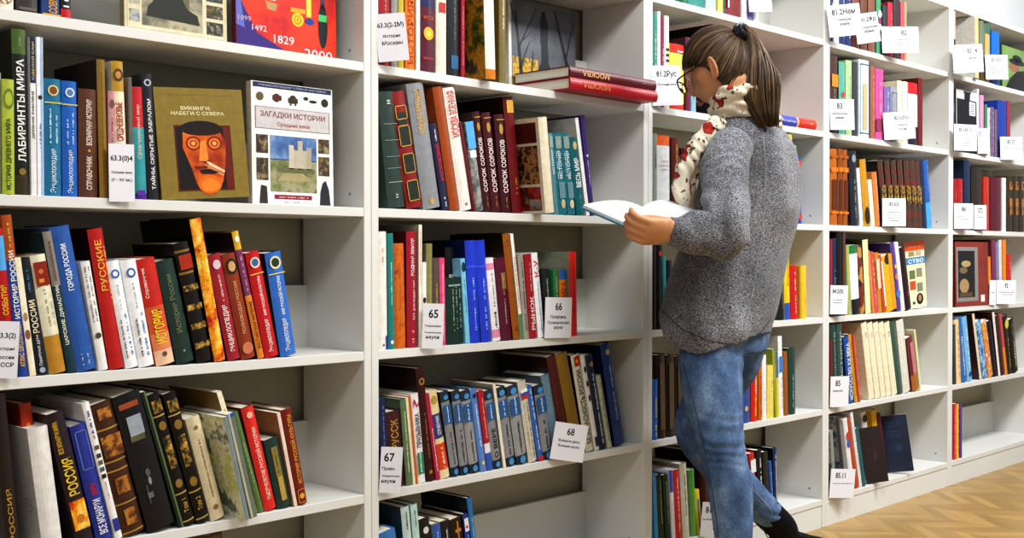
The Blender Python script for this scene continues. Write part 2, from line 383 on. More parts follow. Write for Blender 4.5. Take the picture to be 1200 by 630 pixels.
# ================= nearest bookcase
rowbooks(0, 1, [
 ('cream book with faint brown lettering', -6, 18, -6, -95, 'e2dcc6', 'H .06 .8 .05 9a6a50 КУ'),
 ('dark grey-brown clothbound book with rounded spine', 20, 46, 20, -100, '3c3636', 'R .1 .02 .9 .05 6a6058'),
 ('blue book with orange lettering along the spine', 50, 72, 50, -92, '2b4a86', 'V .03 .5 .6 e0a040 СОВРЕМЕННЫЙ;R 0 0 1 .02 e0a040'),
 ('slim black and red book numbered 1000', 72, 84, 71, -85, '17161a', 'V .12 .45 .6 e8e8e8 1000', {'bands': [(0, .1, 'c01c1c')]}),
])
rowbooks(0, 2, [
 ('grey paperback, first at the frame edge', -9, 2, -9, 84, '9aa09a', ''),
 ('slim lime-green ИСТОРИЯ ДРЕВНЕГО МИРА book', 4, 18.5, 3, 92, 'a9b73e', 'E .83 .8 6c7a28 2.2;E .83 .6 a9b73e 2;V .04 .66 .5 30401c ИСТОРИЯ ДРЕВНЕГО МИРА', {'y0': .0}),
 ('tall dark green ЛАБИРИНТЫ МИРА book', 19, 36, 14, 33, '1c2018', 'V .2 .82 .55 f0f0ec ЛАБИРИНТЫ МИРА;E .14 .5 8a6a30;D .88 .95 .3 9aa09a', {'bands': [(0, .12, '3a3020'), (.85, 1, '4c6428')]}),
 ('slim white book with navy СДЕЛАЙ САМ top', 37, 43.5, 35, 43, 'e6e4e4', 'V .73 .97 .55 e8c828 СДЕЛАЙ САМ;V .36 .66 .5 22242c ДРЕВНИЕ РИМЛЯНЕ', {'bands': [(.71, 1, '1c2850')]}),
 ('very slim white and pale blue booklet', 44.5, 52, 43, 43, 'eceef2', 'R .55 0 .9 1 9ab8dc;E .62 .7 333333;D .3 .45 .5 4468a8', {'kind': 'soft'}),
 ('teal-blue ЭНЦИКЛОПЕДИЯ volume with round emblem', 53, 74, 52, 91, '1f6f96', 'R 0 .79 1 .8 d8cc50;E .9 .62 d8c47c;E .9 .45 7a4a2a;V .03 .4 .42 e6eef4 Энциклопедия;D .45 .73 .22 c8e0ee -.18;D .45 .68 .22 c8e0ee .18', {}),
 ('bright blue ЭНЦИКЛОПЕДИЯ volume with round emblem', 74.5, 92.5, 73, 94, '2262b8', 'R 0 .79 1 .8 d8cc50;E .9 .62 d8e4ee;E .9 .45 5a7aa0;V .03 .4 .42 e6eef4 Энциклопедия;D .45 .73 .22 c8e0ee .18;D .45 .66 .22 c8e0ee -.18', {}),
 ('brown ВСЕМИРНАЯ ИСТОРИЯ reference book', 93.5, 116.5, 93, 103, '5c3626', 'V .48 .9 .3 e8d8c8 ВСЕМИРНАЯ ИСТОРИЯ;V .07 .38 .3 e8d8c8 СПРАВОЧНИК;E .43 .14 d09030', {}),
 ('tall olive-gold hardback with dark cover', 117.5, 127.5, 113.5, 69, '8a6a22', 'D .1 .9 .25 6c5018', {'cc': '2a2416'}),
 ('small dusty pink book behind the card', 128.5, 137, 127, 106, 'c08a8c', 'E .88 .6 7a4a50 2;D .4 .75 .4 70404a'),
 ('gold and white book with an icon picture', 138, 152, 131, 71, 'e6dcc0', 'E .9 .8 5a3a1a 1.3;E .9 .5 c08a50 1.2;V .42 .7 .7 b02018 СРЕДНЕВЕКОВЬЕ;D .1 .38 .4 8a7a60', {'bands': [(.78, 1, 'b8912f'), (0, .06, 'c07830')]}),
 ('slim grey-brown book between gold and red ones', 153, 157.5, 150, 90, '6e6258', ''),
 ('teal book with red upper spine', 158.5, 174, 153, 101, '3c9aa0', 'V .36 .84 .36 e8d8b8 Средневековый мир;R .2 .03 .8 .08 6030a0', {'bands': [(.64, 1, 'c02430'), (0, .05, '502c88')]}),
 ('black book lettered ТАЙНЫ, СКРЫТЫЕ ЗАБРАЛОМ', 175, 187.5, 166, 86, '26262e', 'E .93 .7 b8bcc4 .9;E .93 .4 26262e;V .08 .8 .5 f0f0f0 ТАЙНЫ, СКРЫТЫЕ ЗАБРАЛОМ'),
])
rowbooks(0, 3, [
 ('red book with light blue top lettered СОБЫТИЯ', 7, 21, -9, 268, 'b01c1c', 'V .42 .62 .5 e8c020 СОБЫТИЯ', {'bands': [(.72, .95, '58a8e0'), (.95, 1, 'b02818')]}),
 ('tall orange and blue school history atlas', 22.5, 34.5, 2, 252, 'a8501c', 'V .36 .78 .55 f0ecdc ИСТОРИЯ РОССИИ;V .06 .32 .5 f0c850 АТЛАС ШКОЛЬНИКА;D .8 .95 .5 e8b040', {'bands': [(0, .72, '24489c')]}),
 ('slim cream book with photo spine', 35.5, 43, 17, 302, '@cream', 'E .35 .8 8a5a3c 2;E .5 .7 b08a60 2'),
 ('black book lettered РОССИИ in cream', 44, 58, 22, 303, '1a2026', 'V .36 .64 .55 e8dcb8 РОССИИ;V .08 .34 .36 e8e8e8 Памятные даты;D .68 .9 .4 3a78a8;E .04 .5 a0b0c0'),
 ('cream book with red picture and gold foot', 60, 79.5, 35, 300, 'e4dfc4', 'R .1 .74 .92 .94 8a2818;E .86 .3 c87030;R .3 .77 .6 .8 e09040;D .4 .7 .3 a09a78 ;D .4 .7 .25 a09a78 .3', {'bands': [(0, .32, 'b8862c')]}),
 ('dark teal ЦАРСКИЕ ДИНАСТИИ book', 80.5, 91, 50, 272, '203a40', 'V .2 .62 .5 e8e4d8 ЦАРСКИЕ ДИНАСТИИ;D .64 .94 .6 6a5040', {'bands': [(.62, 1, '8a8078')]}),
 ('big blue book lettered ГОРОДА РОССИИ', 91.5, 115.5, 58.5, 267, '2f5ba4', 'V .56 .88 .34 f0f4f8 ГОРОДА РОССИИ;D .04 .12 .2 a8c0e0 .15;D .04 .12 .2 a8c0e0 -.15'),
 ('slim white book with closely printed spine', 117, 128, 95, 307, 'e8e6e2', 'D .45 .95 .3 4a4a50 .2;D .45 .95 .3 4a4a50 -.2;E .32 .7 5a4a40 .9'),
 ('tall red РУССКИЕ book with gold lettering', 129.5, 147.5, 103, 269, 'b41e1c', 'V .56 .92 .45 e6b040 РУССКИЕ;D .5 .86 .22 e6b040 .36', {'cc': '2c0a10'}),
 ('white handbook with blue crest, left twin', 148.5, 163.5, 125, 307, 'eef0f2', 'E .88 .7 3a68b0;E .88 .4 eef0f2;D .08 .5 .32 3a68b0 .2;D .1 .45 .28 30303a -.25;D .55 .78 .1 8a8a92'),
 ('white handbook with blue crest, right twin', 164.5, 183, 142, 306, 'eef0f2', 'E .88 .6 3a68b0;E .88 .35 eef0f2;D .08 .5 .3 3a68b0 .2;D .1 .45 .26 30303a -.2;D .55 .78 .1 8a8a92'),
 ('red and orange ИСТОРИЯ school handbook', 185, 207.5, 160.5, 305, 'cf5a34', 'V .2 .52 .55 ecd020 ИСТОРИЯ;V .64 .92 .25 f4e8dc ~-.3 Справочник;E .1 .25 6a4a40', {'bands': [(0, .14, 'e8bfa0'), (.14, .3, 'dc8458'), (.55, 1, 'c22a20')]}),
 ('dark green book with faint История России', 209, 230.5, 183.5, 307, '243a34', 'V .3 .86 .4 7a8458 История России;E .12 .14 8a9068', {}),
 ('black antique-style volume with gilded bands', 233, 251, 204, 286, '16120f', 'R 0 .12 1 .17 @gild;R 0 .28 1 .33 @gild;R 0 .44 1 .49 @gild;R 0 .6 1 .65 @gild;R .1 .78 .95 .9 a83018', {'bands': [(.74, .76, '8a6a28'), (.92, .94, '8a6a28')]}),
 ('tall black atlas with fiery gold spine', 252.5, 266, 223, 257, '@fire', 'V .56 .8 .4 e8b020 РОССИИ', {'cc': '140c0a', 'd': .222}),
 ('dark red encyclopedia with figures at top', 268.5, 284, 244, 299, '9c2430', 'V .08 .52 .46 f0e4dc ЭНЦИКЛОПЕДИЯ;V .56 .82 .4 e8c8c0 ВЕЛИКИХ;E .9 .6 d8c0c8 1.1', {'cc': '180c0e'}),
 ('brown book with an oval portrait emblem', 284.8, 302, 260.5, 299, '8c3a20', 'E .88 .75 2a2418 1.3;E .88 .5 c8a068 1.3;V .24 .74 .28 dca070 ПОЛКОВОДЦЫ РОССИИ;E .1 .75 c87a58', {}),
 ('tall purple and orange РОССИЙСКАЯ ИМПЕРИЯ book', 303, 311, 272, 272, '7a3c60', 'V .08 .45 .6 6a2018 РОССИЙСКАЯ ИМПЕРИЯ;D .5 .8 .5 e0a0b0;E .94 .6 f0ece0 1.4', {'bands': [(0, .5, 'd8842c'), (.86, 1, 'd8b030')], 'cc': '2c0e14'}),
 ('red МИР РУССКОЙ КУЛЬТУРЫ encyclopedia', 312.5, 329, 288.5, 297, 'c01c22', 'R 0 .79 1 .8 e8c040;E .9 .7 e8dcb0;E .9 .5 3a6a9a;V .05 .36 .42 f4ece4 Энциклопедия;V .4 .77 .26 f4ece4 МИР РУССКОЙ КУЛЬТУРЫ'),
 ('light blue МИР РУССКОЙ ИСТОРИИ encyclopedia', 330.5, 349.5, 311.5, 297, '3670c4', 'R 0 .79 1 .8 e8d040;E .9 .7 e8dcb0;E .9 .5 2a4028;V .05 .36 .42 f4f4f4 Энциклопедия;V .4 .77 .26 f4f4f4 МИР РУССКОЙ ИСТОРИИ', {'cc': '1c1c24'}),
])
rowbooks(0, 4, [
 ('dark brown volume with vertical gold letters', 10, 26, -9, 462, '2a1e1a', 'V .1 .42 .4 b08a38 РОССИЯ', {'y0': .004}),
 ('small red-orange book behind the white one', 46, 60, 23, 474, 'b8381c', 'E .85 .4 d88040', {'y0': .05, 'd': .16}),
 ('thick white slipcased book with small barcode', 52, 76.5, 33, 503, 'e2dfda', '', {'cc': 'd0ccc8', 'd': .17, 'y0': .002, 'side': [(.12, .3, .36, .42, art(['f0f0f0', '707074'], 160)), (.62, .3, .82, .42, art(['5a4c44', '8a6c60', 'c8c0b8'], 40))]}),
 ('dark book lettered РОССИЯ in yellow', 92, 113, 55, 487, '2c1f26', 'V .38 .66 .62 ecc838 РОССИЯ;V .7 .94 .3 d8b030 ~-.2 ВСЕ МОНАРХИ МИРА;R .05 .12 .95 .34 @fire;E .2 .5 c87828', {'y0': .0}),
 ('blue book lettered ВСЕ МОНАРХИ', 115, 135, 82.5, 501, '2c3a92', 'V .06 .36 .5 f0f0f4 ВСЕ МОНАРХИ;V .4 .5 .4 c82028 МИРА;L .15 .62 .85 .95 6c80c8'),
 ('slim white book with tiny picture squares', 136, 145, 96, 473, 'eeecea', 'R .2 .66 .8 .69 6a5030;R .2 .6 .8 .63 3a3a30;R .2 .55 .8 .58 605a48;R .2 .5 .8 .53 4a5a68;R .2 .45 .8 .48 222222;D .3 .42 .3 b03838;R .1 .06 .9 .15 2c3a92;D .74 .93 .6 2c3a92'),
 ('brown leather volume with gilded ornament', 146.5, 173, 106.5, 476, '46281a', 'R .2 .88 .8 .96 @leather;R .05 .6 .95 .76 @leather;R .2 .32 .8 .44 @leather;R .25 .08 .75 .2 @leather', {'bands': [(.8, .812, 'b08a3c'), (.56, .57, 'b08a3c'), (.49, .5, 'b08a3c'), (.24, .25, 'b08a3c'), (.02, .03, 'b08a3c')]}),
 ('thick glossy black book with grey label', 175.5, 209, 132.5, 467, '17171b', 'R .25 .7 .78 .84 9aa2ac;R .22 .66 .75 .7 5c5c3c;E .42 .18 5a5a60 1.6;E .36 .12 8a8a90 2.4;R .3 .2 .36 .34 44444a;R .1 .9 .8 .94 9a4a30;R .3 .24 .5 .28 6a6a70', {'y0': .001}),
 ('slim black book with pale green edges', 210.5, 216, 165, 460, '20281f', 'R .6 0 .95 1 5c7a50', {}),
 ('black gilded volume, left of a pair', 217, 231.5, 173, 464, '131010', 'R .12 .86 .9 .95 @gild;E .76 .6 8c6c2c 1.2;R .2 .44 .8 .68 @gild;E .32 .6 8c6c2c 1.2;V .1 .2 .4 d0a850 Том 1', {'bands': [(.83, .84, 'c0a050'), (.24, .25, 'c0a050'), (.03, .04, 'c0a050')]}),
 ('black gilded volume, right of a pair', 232.5, 248, 191.5, 463, '131010', 'R .12 .86 .9 .95 @gild;E .76 .6 8c6c2c 1.2;R .2 .44 .8 .68 @gild;E .32 .6 8c6c2c 1.2;V .1 .2 .4 d0a850 Том 2', {'bands': [(.83, .84, 'c0a050'), (.24, .25, 'c0a050'), (.03, .04, 'c0a050')]}),
 ('beige book with thin brown writing', 249, 266, 218.5, 492, 'd6c8a6', 'V .22 .78 .32 8a6a40 Государева;E .9 .3 8a6a40;E .12 .35 8a6a40', {'y0': .008}),
 ('thin picture magazine with yellow landscape cover', 288, 293, 262, 489, '7a8a8c', '', {'y0': -.032, 'cc': '@land', 'd': .2, 'kind': 'soft'}),
 ('thin grey-green magazine with blue top strip', 294, 302.5, 266, 486, '6c7468', 'R .1 0 .4 1 b8b49c', {'y0': -.03, 'cc': '5a6a52', 'd': .19, 'kind': 'soft', 'bands': [(.965, 1, '2850b0')]}),
 ('tall cream book with tan cover and brown script', 297, 303, 254, 460, '@cream', 'V .12 .85 .6 8a6a3c ПАМЯТНИКИ ЗОДЧЕСТВА', {'cc': '8a6c44', 'y0': .012}),
 ('slim leaf-green book beside the red one', 303.5, 310.5, 272.5, 484, '5c7a44', 'D .3 .7 .3 c8d0a8'),
 ('bright red book with pale ornate letters', 311.5, 326, 283.5, 479, 'd8302a', 'V .1 .8 .4 f0d8c4 ТЫСЯЧЕЛЕТИЕ РУССКОЙ ИСТОРИИ;E .92 .5 f0b0a0', {'cc': '6a2018'}),
 ('small dark green book with gold label', 327, 344, 310.5, 517, '23403a', 'R .3 .45 .72 .88 8a7a3c;R .35 .1 .72 .45 b89a4c;D .5 .85 .2 5a4a1c'),
 ('slim pale pink picture book with brown cover', 345, 349, 324.5, 484, 'e6cfc2', '', {'cc': 'b07a52'}),
 ('maroon ИСТОРИЯ РУССКОЙ КУЛЬТУРЫ book with gold lettering', 350.5, 362, 330.5, 481, '7a2218', 'V .22 .94 .5 dca43c ИСТОРИЯ РУССКОЙ КУЛЬТУРЫ;L .1 .02 .9 .16 dca43c;E .09 .5 dca43c', {'cc': '8a6a4a'}),
])
rowbooks(0, 5, [
 ('brown book whose top edge just shows', 262, 280, 244, 626, '5a3a22', '', {'cc': '6a4a2a'}),
])
# ================= second bookcase
rowbooks(1, 1, [
 ('red book partly behind the card', 444.5, 459, 444.5, -75, '9c2028', 'D .2 .8 .2 d8a090'),
 ('grey book behind the card', 459.5, 467, 459.5, -70, '8f8c88', ''),
 ('yellow-green book behind the card', 467.5, 474, 467.5, -60, 'b8a838', ''),
 ('orange book with red lettering', 476, 487, 476, -55, 'e07a1c', 'V .05 .6 .6 b03c10 ИСТОРИЯ'),
 ('slim white book beside the orange one', 488, 492.5, 488, -50, 'e8e4d8', ''),
 ('maroon and blue book with golden sun', 494, 511, 494, -70, '5a1830', 'E .31 .7 e8a818;E .31 .35 f0c850;H .42 .7 .03 c8501c МОСК;H .1 .7 .02 c84a2a МОСКВА', {'bands': [(.52, .8, '28245c')]}),
 ('cream book with a red square', 512.5, 525, 512.5, -60, 'ddd8c6', 'R .2 .5 .8 .58 b82428'),
 ('black book with small blue square', 526, 540, 526, -66, '24262a', 'R .2 .06 .8 .17 2c6088;D .3 .7 .4 585c60'),
 ('slim crimson book beside the forest picture', 540.8, 545, 540.8, -50, '9c1c34', 'V .1 .6 .5 e0b0b0 АРХИТЕКТУРА'),
 ('worn white book with orange-brown picture cover', 571, 583, 567, -60, 'e6e2d4', '', {'cc': '@forest', 'y0': -.03, 'bands': [(0, .08, 'c8781c')]}),
 ('slim olive album with pale vertical lettering', 586, 594, 586, -40, '7a6a3c', 'V .45 .8 .6 e0d8b0 ВЕЛИКОЛЕПИЕ', {}),
])
rowbooks(1, 2, [
 ('grey-green volume with thin silver rules', 456.5, 477, 444, 107, '34443f', 'D .86 .9 .5 c0c8b0;R .1 .72 .9 .725 8a968c;R .1 .58 .9 .585 8a968c;R .1 .44 .9 .445 8a968c;R .1 .34 .9 .345 8a968c;R .1 .22 .9 .225 b0bcb0;D .05 .12 .5 b0b8a8'),
 ('red volume with dark gilt-framed panels', 478.5, 497, 457, 108, '861e1c', 'R .22 .72 .82 .82 2a3026;L .15 .76 .9 .88 c09a48;R .2 .54 .85 .7 2a3026;L .15 .53 .9 .71 c09a48;R .2 .31 .85 .46 2a3026;L .15 .3 .9 .47 c09a48;R .2 .07 .85 .23 2a3026;L .15 .06 .9 .24 c09a48'),
 ('grey volume lettered МОСКВА in dull gold', 498, 518.5, 477, 97, '8b8d92', 'V .6 .95 .4 c8a050 МОСКВА ВОЕННАЯ;E .06 .3 b8a060'),
 ('navy book with red lettering', 519.5, 528, 504, 145, '2a2e4c', 'V .34 .76 .65 c82438 МОСКОВСКИЙ;D .04 .14 .6 d8dce0;V .8 .92 .5 e0e0e0 II', {'cc': '15171f'}),
 ('orange-brown hardback beside МОСКВА ВОЕННАЯ', 529, 540, 508, 102, '9c4a1c', '', {}),
 ('white book lettered МОСКВА ВОЕННАЯ in red', 541, 555, 520, 101, 'e8e2da', 'V .6 .97 .62 d02c22 МОСКВА ВОЕННАЯ;D .04 .09 .5 404040'),
 ('slim dark maroon paperback', 555.8, 558.5, 538.5, 143, '6a2028', '', {}),
 ('slim blue and photo-grey book', 559, 568.5, 545, 143, '@photo', 'R 0 .7 1 1 5aa8e4;R .1 .6 .9 .68 e8e8e8', {}),
 ('left СОРОК СОРОКОВ maroon volume', 568.5, 577.5, 554, 131, '42161e', 'V .2 .44 .5 e8dcd8 СОРОК;V .46 .74 .5 e8dcd8 СОРОКОВ;D .05 .15 .3 b08a3c;E .85 .4 b08a3c 2;R .1 .94 .9 .95 b08a3c', {'cc': '2c1014'}),
 ('second СОРОК СОРОКОВ maroon volume', 578.2, 589, 565, 132, '4a1820', 'V .2 .44 .5 e8dcd8 СОРОК;V .46 .74 .5 e8dcd8 СОРОКОВ;D .05 .15 .3 b08a3c;E .85 .4 b08a3c 2;R .1 .94 .9 .95 b08a3c'),
 ('right СОРОК СОРОКОВ maroon volume', 589.6, 601, 580, 134, '42161e', 'V .2 .44 .5 e8dcd8 СОРОК;V .46 .74 .5 e8dcd8 СОРОКОВ;D .05 .15 .3 b08a3c;E .85 .4 b08a3c 2;R .1 .94 .9 .95 b08a3c'),
 ('tall dark red volume with gold label', 602, 614, 590.5, 113, '6c1418', 'R .2 .86 .85 .97 c89a40;D .1 .3 .4 b08030', {'cc': '260a0e', 'y0': .02}),
 ('cream book with old Moscow pictures on cover', 641, 651.5, 632, 137, 'd8ceb4', '', {'cc': 'd4c9ae', 'y0': -.055, 'd': .17, 'side': [(.1, .74, .97, .95, art(['1a0e0a', '5a2018', '3a1410', 'a88868'], 30)), (.1, .31, .97, .71, art(['140e0a', '2c1812', 'b08050', '1c120c', '6a4428'], 28)), (.1, .03, .97, .28, art(['30508c', 'a83018', '401410', '8c6a40'], 22)), (.12, .04, .36, .15, 'd8d4c8')]}),
 ('slim pale teal ИСТОРИЯ volume', 651, 656, 642.5, 156, '5a8a94', 'V .5 .8 .5 e8ecec ИСТОРИЯ;R .1 .82 .9 .97 9aa8a0'),
 ('teal ИСТОРИЯ volume, left of two', 656.6, 666.5, 648.5, 156, '24707e', 'V .44 .78 .4 e0e8e8 ИСТОРИЯ;R .15 .81 .85 .96 8a9a94;R .15 .2 .85 .4 6a9098;E .13 .5 c8b890 1.5;D .44 .78 .25 d0dcdc -.35'),
 ('teal ИСТОРИЯ volume, right of two', 667, 676.5, 658, 156, '24707e', 'V .44 .78 .4 e0e8e8 ИСТОРИЯ;R .15 .81 .85 .96 8a9a94;R .15 .2 .85 .4 6a9098;E .13 .5 d8c8a0 1.5;D .44 .78 .25 d0dcdc -.35'),
 ('dark teal book lettered ВЕСЬ МИР', 677.5, 687, 668, 162, '14606a', 'V .36 .74 .62 f0f4f4 ВЕСЬ МИР;E .9 .5 c0b070 1.4;D .05 .3 .4 509aa0', {'cc': '0f3c44'}),
 ('slim tall white book behind ВЕСЬ МИР', 688, 692, 674.5, 138, 'e8e8ea', '', {'cc': 'b8b8b4', 'd': .2}),
 ('slim purple-blue book closing the row', 692.8, 698, 681, 135, '3e2c6c', 'D .3 .55 .4 d0c8e8;E .6 .4 e0d8f0', {}),
])
rowbooks(1, 3, [
 ('white book with blue foot, first in row', 444.5, 455.5, 443, 271, 'e9e6df', 'D .7 .85 .3 c89070;R .75 0 .98 .12 2c3a9a;E .04 .2 505050', {}),
 ('slim teal green book', 456.3, 463.5, 454.5, 273, '22807c', 'V .38 .75 .4 d0e8e4 Истории;E .06 .5 e0f0f0', {}),
 ('orange brick-patterned book', 464.2, 477.5, 461.5, 285, '@bricks', 'D .2 .8 .3 b0642c;R .02 0 .05 1 8a3c0c'),
 ('crimson book lettered РОДНАЯ ЗЕМЛЯ', 478.3, 490.5, 477.5, 271, 'a01c30', 'V .62 .94 .35 f0dce0 РОДНАЯ ЗЕМЛЯ;V .24 .58 .25 f0dce0 ~+.1 От рождения;D .04 .1 .5 d89098;E .14 .2 d89098', {'cc': '50181e'}),
 ('slim tall white and orange booklet', 491, 495, 490.8, 263, 'eadfce', 'V .5 .95 .5 d07030 ЭКОНОМИКА', {'cc': 'a8a494'}),
 ('small white book beside card 65', 495.5, 500, 495.3, 307, 'e8e8e4', 'E .55 .8 202020 1.5'),
 ('slim olive-grey book behind card 65', 500.6, 508, 500.2, 285, '8a8452', 'D .3 .9 .3 b8b080', {'cc': '6c6a58'}),
 ('grey-brown book with yellow lettering', 508.6, 516, 508, 302, '5c504c', 'V .3 .7 .4 e0c040 Российской', {'cc': '5c504c'}),
 ('slim pink book to the right of card 65', 517, 523.5, 515.4, 302, 'dc4c7c', 'V .06 .92 .5 f8dce8 НАЛОГОВЫЙ КОДЕКС'),
 ('dark green book with columns of small print', 525, 545.5, 522, 326, '16342c', 'D .2 .85 .14 9aa89a .3;D .2 .85 .14 9aa89a .1;D .2 .85 .14 9aa89a -.1;R .15 .87 .85 .9 8a9a8a', {'cc': '101c1a'}),
 ('black book showing above the green one', 529, 540, 523, 290, '14171a', 'R .1 .6 .8 .72 9aa0a0', {'y0': .04, 'd': .17}),
 ('slim light blue book with oval logo', 546.5, 552, 540, 303, '7cc4e0', 'E .9 .8 10384c 2;D .35 .75 .4 20688c'),
 ('royal blue twin volume, left', 553, 565, 546, 282, '2540c8', 'V .12 .34 .5 8cb0f0 ТРУДЫ;V .42 .62 .45 8cb0f0 АКАДЕМИИ', {'cc': '11194c', 'bands': [(.74, .75, '4c68e0')]}),
 ('royal blue twin volume, right', 565.8, 578, 557.5, 282, '2540c8', 'V .12 .34 .5 8cb0f0 ТРУДЫ;V .42 .62 .45 8cb0f0 АКАДЕМИИ', {'cc': '11194c', 'bands': [(.74, .75, '4c68e0')]}),
 ('slim white book with pink bands', 579, 588.5, 570, 303, 'ece8ec', 'V .16 .42 .6 303038 А.М. Поляков;D .45 .82 .3 606068', {'bands': [(.04, .14, 'e090b0'), (.86, .94, 'e090b0')]}),
 ('maroon book with small gilt ornament', 589.3, 602, 581, 303, '5a1630', 'R .35 .62 .75 .82 8a6a3c;V .2 .5 .25 d8b8c0 ПОЛЕЗНЫЕ;D .55 .8 .3 b89060'),
 ('tall brown-orange hardback spine', 602.6, 610.5, 589.5, 274, '9a5410', 'D .08 .12 .6 5a2c08;D .88 .94 .5 5a2c08', {'cc': '201208', 'd': .215}),
 ('tall white book lettered in orange, green foot', 611, 614.5, 598, 274, 'f0ece0', 'V .3 .78 .7 c8601c Экономическая азбука', {'bands': [(0, .24, '4c8a50')], 'cc': 'c8c4b4'}),
 ('greyish book with small dark print', 615, 621.5, 607.5, 299, 'a09890', 'D .1 .9 .5 4c4440'),
 ('dark red book with white lettering', 622, 631, 615.5, 298, '9c1824', 'V .1 .5 .5 f0dcdc РЫНОК;D .55 .9 .3 e0b0b4'),
 ('white book with red and blue К-У lettering', 632, 640, 623, 297, 'eff0f2', 'V .72 .92 .6 d04030 К-У;V .08 .65 .55 8098c8 РАЗВИТИЕ И УПРАВЛЕНИЕ'),
 ('dark book behind card 66', 641, 650, 636, 316, '1c2824', 'V .5 .85 .4 c8d0c8 САМО', {}),
 ('green book behind card 66', 651, 657, 649, 316, '2f8048', 'D .5 .9 .4 c8e8d0'),
 ('blue and orange lettered book behind card 66', 658, 666.5, 656.5, 316, 'e08820', 'V .5 .82 .7 c83820 МИРА', {'bands': [(.85, 1, '2c68b8')]}),
 ('bright red tall book closing the row', 669.5, 678, 668, 295, 'd4241c', 'D .25 .5 .3 a81410', {'cc': '8a9080', 'y0': .0, 'd': .205}),
])
SER = 'H .9 .6 .06 4890d0 ♦;R .05 .62 .95 .84 2a5c94;V .64 .82 .3 d8e8f4 %s;V .14 .5 .42 1c1c20 %s;E .05 .5 4890c8'
def ser(a, b): return ('E .93 .55 4890d0 .8;R .05 .62 .95 .84 2a5c94;V .64 .82 .4 d8e8f4 %s;V .14 .52 .42 1c1c20 %s;E .05 .5 4890c8' % (a, b))
SB = {'bands': [(0, .11, '1e2c3c'), (.88, 1, '2a3440')], 'cc': '20242a'}
